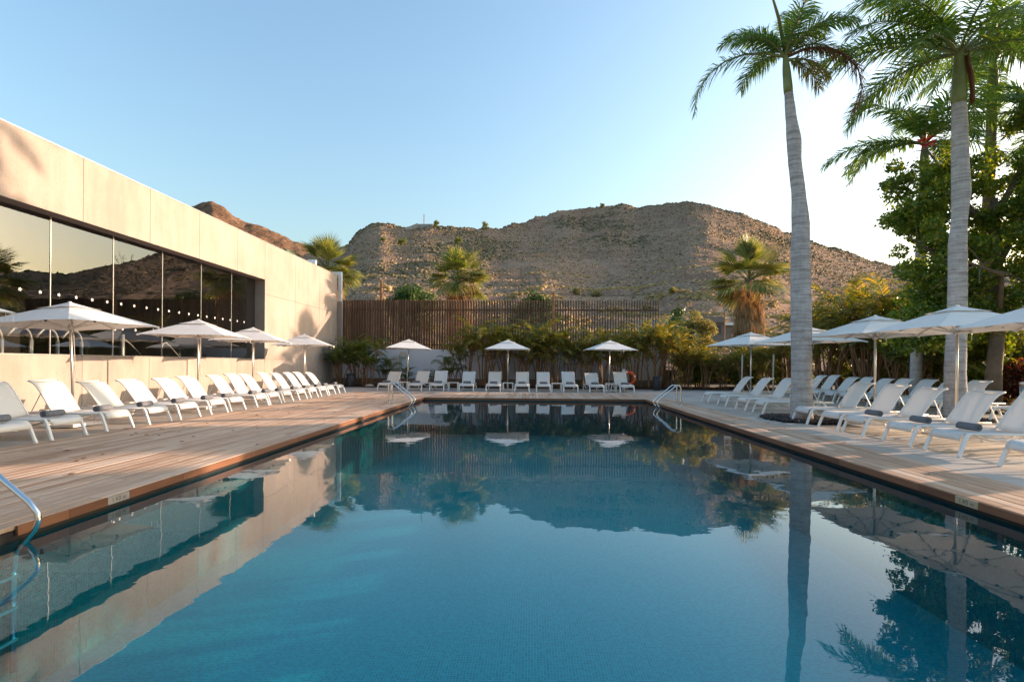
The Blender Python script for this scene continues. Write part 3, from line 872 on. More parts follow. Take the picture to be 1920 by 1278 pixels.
# a scatter of fallen leaves on the boards and slabs
r_ = np.random.default_rng(21); n_ = 130
xs = np.where(r_.random(n_) < .45, r_.uniform(DL, PX0-.05, n_), r_.uniform(PX1+.05, 10, n_)); yy_ = r_.uniform(4.2, 21, n_)
an = r_.random(n_)*6.28; L_ = r_.uniform(.03, .065, n_)
dx, dy = np.cos(an)*L_, np.sin(an)*L_
z_ = np.full(n_, .006)
V = np.stack([np.stack([xs-dx, yy_-dy, z_], 1), np.stack([xs+dy*.4, yy_-dx*.4, z_+.008], 1), np.stack([xs+dx, yy_+dy, z_+.002], 1), np.stack([xs-dy*.4, yy_+dx*.4, z_+.012], 1)], 1).reshape(-1, 3)
tag(obj('fallen_leaves', np_mesh('fallen_leaves', V, np.arange(n_*4).reshape(-1, 4), M['deadleaf'])), 'small dry leaves scattered on the deck boards', 'leaves', kind='stuff')

# ------------------------------------------------------------------ small things at the far end
e = empty('life_ring', (4.93, 27.0, .62), 0, 'orange life ring hung on a grey post beside the far loungers', 'life ring')
b = MB(); P = []
def torus_seg(a0, a1, r_):
    P = []
    for k in range(13):
        a = a0+(a1-a0)*k/12; row = []
        for j in range(11):
            c_ = 2*PI*j/10
            row.append(((.30+r_*math.cos(c_))*math.cos(a), r_*.8*math.sin(c_), (.30+r_*math.cos(c_))*math.sin(a)))
        P.append(row)
    return MB().grid(P)
rg = torus_seg(0, 2*PI, .065).build('ring', M['orange'], e, True)
for k in range(4):
    torus_seg(PI/2*k+.3-.09, PI/2*k+.3+.09, .069).build('band', M['white'], rg, True)
b = MB().box(4.62, 4.77, 26.97, 27.08, 0, 1.08)
tag(b.build('ring_post', M['greywall']), 'short grey post holding the life ring', 'post')
for i, (x_, y_) in enumerate(((-9.7, 28.9), (6.55, 27.9))):
    e = empty('planter_bin', (x_, y_, 0), 0, 'dark cylindrical bin at the %s end of the far bed' % ('left' if i == 0 else 'right'), 'bin', 'dark cylindrical bins')
    MB().lathe([(.21, 0), (.22, .02), (.22, .62), (.20, .64)], 18).build('body', M['dark'], e, True)
    MB().lathe([(.225, .64), (.225, .70), (.15, .72)], 18).build('lid', M['dark'], e, True)
bb = MB(); bb.lathe([(.05, 0), (.17, .02), (.20, .07), (.13, .14), (.03, .17)], 9)
o = bb.build('pale_rock', M['box']); o.location = (-8.6, 28.75, 0.02); o.scale = (1.3, .8, .8); tag(o, 'pale rock lying at the front of the far bed', 'rock')
e = empty('bollard_light', (12.75, 14.3, 0), 0, 'short grey bollard light beside the lawn', 'bollard light')
MB().lathe([(.10, 0), (.10, .86)], 16).build('body', M['alu'], e, True)
MB().lathe([(.11, .86), (.11, .92), (.07, .93)], 16).build('cap', M['alu'], e, True)
for i, (x_, y_) in enumerate(((8.9, 22.9), (9.7, 21.8))):
    tag(MB().tube([(x_, y_, 0), (x_+.02, y_, 1.75)], .03, 8).build('slim_post', M['box'], smooth=True), 'slim pale post before the far hedge, %s one' % ('left' if i == 0 else 'right'), 'post', 'slim posts before the hedge')

# ------------------------------------------------------------------ vegetation generators
def frond(mb, stem, base, az, e0, L_, bend, nl=60, ll=.7, wl=.03, spread=.9, droop=.45, plum=.35, start=.10, rr=random, rad=.025, power=1.25):
    base = Vector(base); N = 18
    ca, sa = math.cos(az), math.sin(az)
    pts = [base.copy()]; tans = []
    for k in range(N):
        s = (k+.5)/N
        el = e0 - bend*(s**power)
        t_ = Vector((ca*math.cos(el), sa*math.cos(el), math.sin(el)))
        tans.append(t_); pts.append(pts[-1] + t_*(L_/N))
    tans.append(tans[-1])
    if stem is not None:
        q = pts[::3]+[pts[-1]] if (len(pts)-1) % 3 else pts[::3]
        stem.tube(q, [max(.004, rad*(1-.9*k/(len(q)-1))) for k in range(len(q))], 5, False)
    S = Vector((-sa, ca, 0))
    for i in range(nl):
        s = start + (1-start)*(i+rr.random()*.6)/nl
        f = s*N; k = min(int(f), N-1); p = pts[k].lerp(pts[k+1], min(1, f-k)); t_ = tans[k]
        U = t_.cross(S); U = -U if U.z < 0 else U
        prof = min(1, .45+2.2*(s-start))*(1-.62*max(0, (s-.45)/.55)**1.6)
        for sg in (-1, 1):
            l_ = ll*prof*rr.uniform(.85, 1.12)
            fw = .35 + .75*s
            d = (S*(sg*spread) + t_*fw + U*rr.uniform(-plum, plum)+U*.12).normalized()
            mid = p + d*(l_*.55) + Vector((0, 0, -droop*l_*.16))
            tip = p + d*(l_*.92) + Vector((0, 0, -droop*l_*rr.uniform(.45, .75)))
            wv = (t_*1.0 + U*rr.uniform(-.4, .4)).normalized()*(wl*.5)
            n = len(mb.v)
            mb.v += [tuple(p-wv*.6), tuple(p+wv*.6), tuple(mid+wv), tuple(mid-wv), tuple(tip)]
            mb.f += [(n, n+1, n+2, n+3), (n+3, n+2, n+4)]

def leafcloud(name, m, blobs, count, size, aspect=.55, shell=.55, parent=None, hang=.0, seed=1, jit=.25):
    """leaf blades spread through a crown made of many uneven clumps; blobs: (x,y,z,rx,ry,rz)"""
    r = np.random.default_rng(seed)
    B = np.array(blobs, float)
    vol = (B[:,3]*B[:,4]*B[:,5])**(2/3.)
    idx = r.choice(len(B), count, p=vol/vol.sum())
    d = r.normal(size=(count, 3)); d /= np.linalg.norm(d, axis=1)[:, None]
    rad = shell + (1-shell)*r.random(count)**.6
    rad *= 1 + jit*r.normal(size=count)*.5
    Pc = B[idx, :3] + d*rad[:, None]*B[idx, 3:6]
    nrm = d*.7 + r.normal(size=(count, 3))*.65 + np.array([0, 0, .35]); nrm /= np.linalg.norm(nrm, axis=1)[:, None]
    a = np.cross(nrm, r.normal(size=(count, 3))); a[:, 2] -= hang; a -= nrm*(a*nrm).sum(1)[:, None]
    a /= np.linalg.norm(a, axis=1)[:, None]
    b2 = np.cross(nrm, a)
    s = size*(.6+.8*r.random(count))[:, None]
    fold = nrm*s*.12
    V = np.stack([Pc - a*s*.5, Pc + b2*s*aspect*.5 + fold - a*s*.05, Pc + a*s*.5, Pc - b2*s*aspect*.5 + fold - a*s*.05], 1).reshape(-1, 3)
    F = np.arange(count*4).reshape(-1, 4)
    me = np_mesh(name, V, F, m)
    return obj(name, me, parent)

def blobfield(c, ext, n, r0, r1, seed, floor=None):
    rr = random.Random(seed); out = []
    for k in range(n):
        while True:
            q = [rr.uniform(-1, 1) for _ in range(3)]
            if sum(a*a for a in q) <= 1: break
        x_, y_, z_ = [c[i]+q[i]*ext[i] for i in range(3)]
        r_ = rr.uniform(r0, r1)
        if floor is not None and z_-r_*.8 < floor: z_ = floor+r_*.8
        out.append((x_, y_, z_, r_, r_*rr.uniform(.8, 1.2), r_*rr.uniform(.6, .95)))
    return out

# ---- royal palms on the right
def royal_trunk(parent, pts, radii, m, seg=20):
    """tapered ringed trunk along a slightly bent line"""
    pts = [Vector(p) for p in pts]
    Q, rad = [], []
    for i in range(len(pts)-1):
        n = max(2, int((pts[i+1]-pts[i]).length/.11))
        for k in range(n):
            s = k/n; s2 = s*s*(3-2*s)
            Q.append(pts[i].lerp(pts[i+1], s)); rad.append((radii[i]*(1-s2)+radii[i+1]*s2)*(1+.012*((i*7+k) % 2)+random.uniform(-.006, .006)))
    Q.append(pts[-1]); rad.append(radii[-1])
    return MB().tube(Q, rad, seg).build('trunk', m, parent, True)

def royal_palm(x_, y_, label, pts, radii, shaft, fronds, dead=(), yellow=(), bark='bark', spear=True, ll=.72, wl=.036, group='royal palms on the right terrace'):
    e = empty('royal_palm', (x_, y_, 0), 0, label, 'palm tree', group)
    royal_trunk(e, pts, radii, M[bark])
    (a, ra), (b2, rb) = shaft
    av, bv = Vector(a), Vector(b2)
    MB().tube([av.lerp(bv, k/8) for k in range(9)], [ra*1.06, ra*1.10, ra*1.06, ra, ra*.95+rb*.05, ra*.75+rb*.25, ra*.45+rb*.55, rb*1.15, rb], 16).build('crownshaft', M['crownshaft'], e, True)
    rr = random.Random(int(x_*100))
    for k, fr_ in enumerate(fronds):
        az, e0, L_, bend = fr_[:4]
        bb, st = MB(), MB()
        frond(bb, st, bv-Vector((0, 0, .12)), R(az), R(e0), L_, R(bend), 84, ll, wl, .85, .55, .5, .13, rr, .035)
        fo = bb.build('frond', M['royal'], e); st.build('frond_stem', M['crownshaft'], fo, True)
    for fr_ in yellow:
        az, e0, L_, bend = fr_[:4]
        bb, st = MB(), MB()
        frond(bb, st, bv-Vector((0, 0, .2)), R(az), R(e0), L_, R(bend), 60, ll*.9, wl, .7, .8, .4, .15, rr, .03)
        fo = bb.build('frond', M['royal_yellow'], e); st.build('frond_stem', M['crownshaft'], fo, True)
        tag(fo, 'yellowing lower frond')
    for fr_ in dead:
        az, e0, L_, bend = fr_[:4]
        bb, st = MB(), MB()
        frond(bb, st, bv-Vector((0, 0, .15)), R(az), R(e0), L_, R(bend), 90, ll*.75, wl, .3, 1.3, .5, .15, rr, .04)
        fo = bb.build('frond', M['deadleaf'], e); st.build('frond_stem', M['deadleaf'], fo, True)
        tag(fo, 'brown dead frond hanging down')
    if spear:
        MB().tube([bv, bv+Vector((-.15, 0, .8)), bv+Vector((-.42, .1, 1.9))], [.05, .04, .008], 8).build('spear_leaf', M['royal_yellow'], e, True)
    return e
# azimuth 180 = toward the building, 0 = away to the right, -90 = toward the camera
royal_palm(6.54, 13.17, 'tall grey royal palm rising from black gravel beside the pool loungers',
    [(0, 0, -.1), (0, 0, .25), (0, 0, 1.0), (-.02, 0, 2.4), (-.05, 0, 3.9), (-.05, 0, 4.7), (-.11, 0, 5.5), (-.20, 0, 6.2), (-.22, 0, 6.7), (-.30, 0, 7.3), (-.36, 0, 7.9)],
    [.27, .24, .225, .228, .215, .195, .155, .145, .16, .12, .095],
    (((-.36, 0, 7.85), .095), ((-.45, 0, 8.85), .05)),
    [(180, 16, 2.95, 108), (172, 55, 1.7, 88), (200, 42, 1.6, 90), (150, 65, 1.7, 70), (60, 75, 2.0, 38), (-60, 74, 2.0, 45), (-8, 58, 1.9, 80), (12, 42, 1.85, 85),
     (25, 66, 1.8, 78), (95, 52, 1.8, 85), (-95, 46, 1.7, 95), (-40, 52, 1.7, 92), (120, 35, 1.5, 105)],
    dead=[(-4, 30, 2.9, 158)], yellow=[(-30, -5, 1.2, 70), (15, 5, 1.25, 78)], ll=.52, wl=.030)
royal_palm(10.45, 13.56, 'thick grey royal palm at the right with a green crownshaft',
    [(0, 0, -.1), (0, 0, .3), (-.02, 0, 1.2), (.02, 0, 2.4), (.03, 0, 3.6), (.02, 0, 4.3), (.06, 0, 4.9), (.10, 0, 5.6), (.07, 0, 6.3), (.05, 0, 7.2), (.03, 0, 7.8)],
    [.285, .245, .22, .20, .195, .19, .165, .195, .18, .165, .15],
    (((.03, 0, 7.75), .15), ((.03, 0, 9.1), .09)),
    [(183, 14, 3.7, 58), (170, 26, 3.6, 62), (195, 30, 3.4, 66), (160, 40, 3.3, 80), (200, 48, 3.2, 75), (120, 25, 3.0, 85), (80, 40, 3.0, 80), (-100, 20, 3.0, 85), (-60, 25, 3.0, 85),
     (-20, 28, 3.4, 72), (5, 16, 3.4, 70), (15, 34, 3.4, 74), (-150, 40, 3.2, 80), (45, 12, 3.2, 75), (-5, 48, 3.2, 70), (215, 12, 3.0, 70), (140, 8, 2.9, 80), (-35, 8, 3.0, 80), (250, 35, 3.0, 80), (178, 60, 3.0, 70)],
    spear=False, ll=.82, wl=.042)
bb = MB(); P = []
for i in range(9):
    z = 7.75+1.2*i/8; wdt = .10+.05*math.sin(PI*i/8)
    P.append([(10.45+.03+.19*math.cos(a)+.13*math.sin(PI*(1-i/8)*.6)*(1 if i < 6 else .4), 13.56+.19*math.sin(a), z) for a in np.linspace(-1.0-wdt*3, .35, 7)])
o = bb.grid(P).build('leaf_sheath', M['deadleaf'], None, True)
o.modifiers.new('thick', 'SOLIDIFY').thickness = .012
o.parent = [q for q in bpy.data.objects if q.name == 'royal_palm.001'][0]
o.location = (-10.45, -13.56, 0)
tag(o, 'dry brown leaf sheath peeling off the crownshaft')
def palm_back(x_, y_, h, r0, label, L_, nf, seed, lean=0, bark='bark'):
    rr = random.Random(seed)
    fr_ = [(k*360/nf+rr.uniform(-14, 14), rr.choice((10, 30, 48, 62, 75))+rr.uniform(-6, 6), L_*rr.uniform(.85, 1.1), rr.uniform(60, 95)) for k in range(nf)]
    return royal_palm(x_, y_, label, [(0, 0, -.1), (0, 0, .4), (lean*.3, 0, h*.4), (lean, 0, h-.5)], [r0*1.25, r0*1.05, r0, r0*.8],
        (((lean, 0, h-.55), r0*.8), ((lean, 0, h+.5), r0*.4)), fr_, bark=bark, spear=False, ll=.75, wl=.05)
palm_back(13.15, 18.8, 8.5, .17, 'palm with stained pale trunk and full crown between the two grey palms', 2.9, 17, 5, .25)
palm_back(16.35, 20.0, 12.0, .19, 'brown-trunked palm behind the right-hand grey palm', 2.8, 16, 9, .3, 'bark_brown')
palm_back(17.15, 18.4, 9.0, .2, 'brown palm trunk cut by the right frame edge', 2.6, 13, 12, .3, 'bark_brown')

# black gravel rings round the two front palms
def gravel(name, cx, cy, rx, ry, n, label, seed):
    r = np.random.default_rng(seed)
    ico = np.array([(0,0,1),(.9,0,.2),(.1,.85,.25),(-.85,.1,.2),(-.05,-.9,.2),(0,0,-.6)])
    fc = np.array([(0,1,2),(0,2,3),(0,3,4),(0,4,1),(5,2,1),(5,3,2),(5,4,3),(5,1,4)])
    V, F = [], []
    for i in range(n):
        a = r.random()*2*PI; q = math.sqrt(r.random())
        s = r.uniform(.018, .045)
        v = ico*(s*r.uniform(.7, 1.3, (1, 3)))*r.uniform(.85, 1.15, (6, 1))
        an = r.random()*6.28; c_, s_ = math.cos(an), math.sin(an)
        v = v @ np.array([[c_, -s_, 0], [s_, c_, 0], [0, 0, 1]])
        V.append(v + np.array([cx+q*rx*math.cos(a), cy+q*ry*math.sin(a), .012+r.uniform(0, .03)])); F.append(fc+6*i)
    o = obj(name, np_mesh(name, np.concatenate(V), np.concatenate(F), M['stone']))
    return tag(o, label, 'gravel', kind='stuff')
gravel('gravel', 6.55, 13.25, .85, 1.05, 2200, 'black lava gravel around the foreground palm', 1)
gravel('gravel', 10.45, 13.56, .7, .8, 1100, 'black lava gravel around the right-hand palm', 2)

# ---- fan palms with shaggy dead skirts
def fan_leaf(bb, st, base, az, el, pet, rad, nseg, spread, rr, droop):
    base = Vector(base)
    d = Vector((math.cos(az)*math.cos(el), math.sin(az)*math.cos(el), math.sin(el)))
    hub = base + d*pet + Vector((0, 0, -.12*pet*math.cos(el)))
    if st is not None: st.tube([base, base+d*pet*.5, hub], [.035, .025, .018], 5, False)
    S = Vector((-math.sin(az), math.cos(az), 0)); U = d.cross(S); U = -U if U.z < 0 else U
    fd = (d - Vector((0, 0, .25))).normalized()
    for k in range(nseg):
        a = -spread/2 + spread*(k+.5)/nseg
        q = fd*math.cos(a) + S*math.sin(a)
        q2 = (q + Vector((0, 0, -droop))).normalized()
        l_ = rad*(1-.25*abs(a)/(spread/2))*rr.uniform(.9, 1.08)
        p1 = hub + q*l_*.55 + U*.03*(1 if k % 2 else -1)
        p2 = p1 + q2*l_*.45
        wv = q.cross(U).normalized()*(rad*spread/nseg*.30)
        n = len(bb.v)
        bb.v += [tuple(hub), tuple(p1-wv), tuple(p1+wv), tuple(p2)]
        bb.f += [(n, n+1, n+2), (n+1, n+3, n+2)]
def fan_palm(x_, y_, z0, h, R_, skirt, label, seed, sr=.9, nsk=90, group='fan palms with dead skirts'):
    e = empty('fan_palm', (x_, y_, z0), 0, label, 'palm tree', group)
    rr = random.Random(seed); h -= z0
    MB().tube([(0, 0, -.3), (0, 0, h*.5), (0, 0, h)], [.30, .24, .22], 12).build('trunk', M['bark_brown'], e, True)
    bb, st = MB(), MB()
    for k in range(46):
        el = R(rr.choice((80, 62, 45, 28, 12, -8, -22))+rr.uniform(-8, 8)); az = rr.random()*2*PI
        fan_leaf(bb, st, (0, 0, h+rr.uniform(-.35, .1)), az, el, R_*rr.uniform(.40, .58), R_*rr.uniform(.5, .64), 26, R(200) if el < R(50) else R(115), rr, .35 if el > 0 else .6)
    bb.build('crown', M['fan'], e); st.build('leaf_stems', M['fan'], e)
    bb = MB()
    for k in range(nsk):
        s = rr.random(); az = rr.random()*2*PI
        zz = h-.3-skirt*s*.8
        fan_leaf(bb, None, (.2*math.cos(az), .2*math.sin(az), zz), az, R(-62+rr.uniform(-15, 15)), R_*.30*(1-.3*s), R_*.5, 12, R(70), rr, 1.6)
    # ragged hanging blades
    for k in range(nsk*9):
        s = rr.random(); az = rr.random()*2*PI; r_ = sr*(1-.35*s)*rr.uniform(.45, 1.0)
        p = Vector((r_*math.cos(az), r_*math.sin(az), h-.35-skirt*s*.85)); l_ = rr.uniform(.4, .9)
        q = p + Vector((rr.uniform(-.12, .12), rr.uniform(-.12, .12), -l_)); wv = Vector((-math.sin(az), math.cos(az), 0))*.03
        n = len(bb.v); bb.v += [tuple(p-wv), tuple(p+wv), tuple(q)]; bb.f.append((n, n+1, n+2))
    bb.build('dead_skirt', M['skirt'], e)
    return e
fan_palm(-14.0, 37, 0, 7.7, 2.5, 4.0, 'fan palm with shaggy skirt rising behind the concrete building', 1, 1.3, 80)
fan_palm(-4.45, 33.6, 0, 6.6, 2.15, 3.2, 'fan palm with straw skirt rising behind the slatted fence', 2, 1.1, 80)
fan_palm(14.4, 36, 0, 7.0, 3.0, 4.6, 'fan palm with long brown skirt right of the slatted fence', 3, 1.25, 100)
fan_palm(25.0, 90, 5.5, 11.0, 1.9, 1.8, 'small distant fan palm on the lower hillside', 4, .5, 16)

# ---- areca palm clumps (copies of four clumps)
def areca_proto(seed, m, ncane, hmax):
    e = empty('areca_palm', (0, 0, 0), 0, 'x', 'areca palm', 'areca palm clumps in the beds')
    rr = random.Random(seed); bb, st, cn = MB(), MB(), MB()
    for k in range(ncane):
        a = rr.random()*2*PI; r_ = rr.uniform(.04, .30); h = hmax*rr.uniform(.22, .58)
        bx, by = r_*math.cos(a), r_*math.sin(a)
        top = Vector((bx*2.0+rr.uniform(-.1, .1), by*2.0+rr.uniform(-.1, .1), h))
        cn.tube([(bx, by, -.05), (bx*1.35, by*1.35, h*.5), top], [.034, .028, .022], 6, False)
        nf = rr.randint(4, 5); a0 = rr.random()*6
        for j in range(nf):
            az = a0 + j*2*PI/nf + rr.uniform(-.4, .4); e0 = R(rr.uniform(58, 86)); L_ = hmax*rr.uniform(.40, .58)
            frond(bb, st, top-Vector((0, 0, .05*j)), az, e0, L_, R(rr.uniform(75, 130)), 34, .43, .030, .62, .40, .14, .24, rr, .014, 1.6)
    f1 = bb.build('foliage', m, e); cn.build('canes', M['cane'], e, True); st.build('leaf_stems', M['cane'], e)
    return e
APS = [areca_proto(11, M['areca'], 9, 3.4), areca_proto(12, M['areca_green'], 8, 3.2), areca_proto(13, M['areca'], 10, 3.6), areca_proto(14, M['areca_green'], 6, 2.6)]
AH = [3.4, 3.2, 3.6, 2.6]
first = [True]*4
def areca(x_, y_, h, k, label):
    s = 1.12*h/AH[k]
    if first[k]:
        first[k] = False; o = APS[k]; o.location = (x_, y_, .04); o.scale = (s,)*3; o.rotation_euler = (0, 0, random.random()*6); o['label'] = label
    else: dup(APS[k], (x_, y_, .04), random.random()*6, label, s)
bed = [(-10.5, 29.4, 2.5, 1), (-9.75, 29.9, 3.0, 1), (-9.0, 29.5, 2.8, 3), (-8.15, 30.0, 1.7, 3), (-6.9, 29.8, 1.15, 3), (-5.35, 30.2, 1.0, 3), (-4.35, 29.7, 1.9, 3), (-3.45, 29.9, 3.2, 0),
       (-2.45, 29.7, 4.0, 2), (-1.4, 30.1, 3.6, 0), (-.5, 29.6, 3.3, 2), (.5, 29.8, 3.7, 0), (1.35, 29.5, 3.7, 2), (2.2, 30.0, 3.1, 0), (3.1, 29.7, 3.0, 2), (4.0, 29.9, 3.3, 0),
       (5.0, 29.6, 3.3, 2), (5.9, 29.9, 3.6, 0), (6.8, 29.6, 4.0, 2), (7.6, 30.1, 3.6, 0), (8.5, 29.6, 2.6, 2), (9.4, 29.2, 2.3, 0), (10.4, 29.3, 2.1, 2), (11.4, 28.8, 2.4, 0), (12.4, 28.7, 2.6, 2), (13.3, 28.3, 3.3, 0)]
for i, (x_, y_, h, k) in enumerate(bed):
    areca(x_, y_, h, k, 'areca palm clump in the far bed, %s from the left' % ORD[i])
side = [(14.4, 27.2, 4.6, 0), (14.0, 25.6, 4.5, 2), (14.9, 24.4, 5.3, 2), (14.2, 22.9, 4.3, 0), (15.4, 22.6, 5.2, 2), (15.8, 26.0, 5.2, 0), (14.3, 21.5, 3.4, 1), (14.0, 19.6, 2.8, 1), (14.5, 18.2, 3.0, 1)]
for i, (x_, y_, h, k) in enumerate(side):
    areca(x_, y_, h, k, 'areca palm clump in the hedge behind the back lounger row, %s from the right' % ORD[len(side)-1-i])

# ---- dark hedge shrubs behind
def shrub(name, label, cat, m, c, ext, n, r0, r1, leaves, size, seed, group=None, floor=.1, stem=True, aspect=.55):
    e = empty(name, (c[0], c[1], 0), 0, label, cat, group)
    bl = [(x_-c[0], y_-c[1], z_, a, b2, d) for x_, y_, z_, a, b2, d in blobfield(c, ext, n, r0, r1, seed, floor)]
    leafcloud('foliage', m, bl, leaves, size, aspect, .35, e, .3, seed)
    if stem:
        bb = MB(); rr = random.Random(seed)
        for k in range(7):
            q = bl[rr.randrange(len(bl))]
            bb.tube([(q[0]*.25, q[1]*.25, -.05 if c[2] < 6 else 0), (q[0]*.6, q[1]*.6, q[2]*.55), (q[0], q[1], q[2])], [.05, .035, .012], 5, False)
        bb.build('stems', M['branch'], e)
    return e
hd = [((9.6, 31.0, 1.2), (1.2, .6, 1.1)), ((12.0, 30.6, 1.3), (1.3, .7, 1.2)), ((14.4, 30.0, 1.6), (1.2, .8, 1.5)), ((16.2, 27.8, 2.1), (.9, 1.4, 1.9)), ((16.2, 25.0, 2.1), (.9, 1.5, 2.0)), ((16.6, 22.4, 2.1), (.9, 1.5, 1.9)), ((16.4, 19.3, 1.6), (.8, 1.4, 1.5))]
for i, (c, ex) in enumerate(hd):
    shrub('hedge_shrub', 'dark leafy shrub backing the palms on the right, %s from the pool' % ORD[i], 'shrub', M['hedge'], c, ex, 34, .35, .65, 13000, .115, 40+i, 'dark shrubs behind the palms')
shrub('pale_shrub', 'pale yellow sunlit shrub right of the slatted fence', 'shrub', M['sunshrub'], (10.5, 33.6, 3.2), (.85, .8, 1.75), 36, .25, .48, 7500, .13, 60, floor=.2)
shrub('green_shrub', 'green leafy shrub behind the pale sunlit shrub', 'shrub', M['roundtree'], (10.2, 38.0, 3.2), (.9, .9, 2.0), 22, .4, .6, 2600, .2, 61, floor=.2)
shrub('round_tree', 'round green tree top showing behind the left part of the fence', 'tree', M['roundtree'], (-8.0, 37.5, 5.1), (1.75, 1.5, 1.6), 40, .45, .75, 9000, .17, 62, 'round trees behind the fence', .3)
shrub('round_tree', 'round green tree top showing behind the middle of the fence', 'tree', M['roundtree'], (.35, 37.5, 4.75), (1.5, 1.4, 1.45), 34, .42, .7, 7500, .17, 63, 'round trees behind the fence', .3)
shrub('lime_shrub', 'sunlit lime green shrub between the two right palm trunks', 'shrub', M['lime'], (14.3, 17.6, 1.55), (1.0, .8, 1.3), 26, .3, .55, 4200, .2, 64, floor=.1)
shrub('lime_shrub', 'sunlit lime green fern-like shrub beside the red hedge', 'shrub', M['lime'], (16.9, 21.0, 1.7), (1.3, .9, .9), 26, .3, .5, 4000, .2, 65, floor=.3)
shrub('red_hedge', 'rounded dark red hedge shrub by the lawn', 'hedge', M['red'], (14.9, 16.6, .78), (.75, .6, .55), 34, .28, .42, 9000, .085, 66, floor=.05)

# ---- flame tree with orange blossom
def flame_tree():
    e = empty('flame_tree', (13.35, 16.0, 0), 0, 'large leafy tree with orange-red flowers at the right', 'tree')
    rr = random.Random(77); blobs = []
    ax, ay = 14.6, 17.8
    MB().tube([(0, 0, -.1), (.05, 0, 1.2), (.25, .1, 2.6), (.2, .1, 4.2), (.1, .1, 6.2)], [.24, .19, .17, .14, .09], 12).build('trunk', M['branch'], e, True)
    lb = MB()
    limbs = [((.2, .1, 2.6), (-1.6, -.2, 4.4), (-2.6, -.3, 5.0)), ((.2, .1, 3.4), (-1.2, .5, 5.6), (-2.6, .6, 6.7)), ((.2, .1, 4.2), (1.3, .2, 6.4), (2.2, .3, 8.0)),
             ((.25, .1, 2.8), (1.6, -.3, 4.6), (3.2, -.4, 5.4)), ((.1, .1, 5.6), (.9, -.4, 8.0), (1.6, -.5, 9.8)), ((.1, .1, 5.2), (-.9, .5, 7.0), (-1.4, .8, 8.0)), ((.25, .1, 2.6), (-.6, -1.0, 3.8), (-1.6, -1.4, 4.0)), ((.2, .1, 3.0), (1.0, .9, 5.0), (2.2, 1.4, 6.2))]
    for l_ in limbs:
        lb.tube([Vector(l_[0]), Vector(l_[0]).lerp(Vector(l_[1]), .5)+Vector((0, 0, -.15)), Vector(l_[1]), Vector(l_[2])], [.10, .075, .055, .02], 7, False)
        for k in range(7):
            q = Vector(l_[1]).lerp(Vector(l_[2]), rr.uniform(-.2, 1)) ; d = Vector((rr.uniform(-1, 1), rr.uniform(-1, 1), rr.uniform(-.5, .8)))
            lb.tube([q, q+d*.5, q+d*1.0+Vector((0, 0, -.15))], [.025, .015, .006], 5, False)
    lb.build('limbs', M['branch'], e, True)
    # uneven clumps along the limbs: dense low skirt on the left side, open top
    def clump(cx, cz, rx, rz, n, r0, r1, cy=0, ry=1.1):
        for k in range(n):
            while True:
                q = [rr.uniform(-1, 1) for _ in range(3)]
                if sum(a*a for a in q) < 1: break
            r_ = rr.uniform(r0, r1)
            blobs.append((cx+q[0]*rx, cy+q[1]*ry, cz+q[2]*rz, r_, r_, r_*rr.uniform(.6, .95)))
    clump(-1.9, 6.0, 1.1, .9, 17, .22, .48)
    clump(-2.6, 6.9, .6, .35, 8, .16, .3)
    clump(-1.6, 4.2, 1.0, 1.0, 20, .25, .5)
    clump(-1.7, 2.6, 1.1, .9, 20, .3, .55)
    clump(.3, 5.4, 1.3, 1.4, 18, .22, .48)
    clump(.4, 3.2, 1.6, 1.1, 26, .28, .52)
    clump(2.2, 6.2, 1.2, 1.2, 20, .24, .5)
    clump(2.6, 4.2, 1.5, 1.1, 24, .28, .52)
    clump(1.6, 8.6, .9, .9, 12, .2, .42)
    clump(2.6, 9.9, .9, .8, 13, .2, .42)
    clump(3.6, 7.8, .9, 1.3, 12, .22, .46)
    clump(.9, 7.2, .6, .6, 6, .18, .34)
    clump(4.6, 5.6, 1.2, 1.6, 22, .25, .5)
    clump(4.8, 9.0, 1.2, 1.4, 16, .22, .46)
    clump(-2.4, 5.2, .7, .8, 12, .2, .4)
    clump(-1.0, 6.9, .8, .4, 9, .18, .36)
    clump(1.6, 5.6, 3.9, 3.4, 70, .26, .5, 0, 1.4)
    clump(3.4, 8.6, 1.8, 1.8, 20, .24, .45, 0, 1.2)
    leafcloud('crown', M['flame'], blobs, 96000, .115, .6, .5, e, .5, 5, .35)
    fb = MB()
    for (x_, y_, z_) in ((-2.75, -.6, 7.35), (-2.6, -.5, 7.3), (2.05, -1.2, 10.25), (2.25, -1.1, 10.2), (2.9, -.9, 10.25), (2.55, -1.4, 3.55), (2.75, -1.4, 3.45), (2.5, -1.5, 3.2), (2.8, -1.4, 3.2)):
        bb = MB()
        for k in range(16):
            a = rr.random()*2*PI; el = rr.uniform(-.2, 1.2)
            d = Vector((math.cos(a)*math.cos(el), math.sin(a)*math.cos(el), math.sin(el)))
            s = d.orthogonal().normalized()*.05; p = Vector((x_, y_-.55, z_))
            n = len(bb.v); bb.v += [tuple(p), tuple(p+d*.12+s), tuple(p+d*.24), tuple(p+d*.12-s)]; bb.f.append((n, n+1, n+2, n+3))
        bb.build('flower_cluster', M['flower'], e)
    return e
flame_tree()
shrub('shade_tree', 'leafy tree added out of view on the right to shade the near deck', 'tree', M['flame'], (16.3, 12.4, 5.2), (1.8, 1.6, 2.6), 60, .4, .75, 7500, .2, 90, None, 1.8)  # unseen tree beyond the right frame edge, put in to shade the near deck

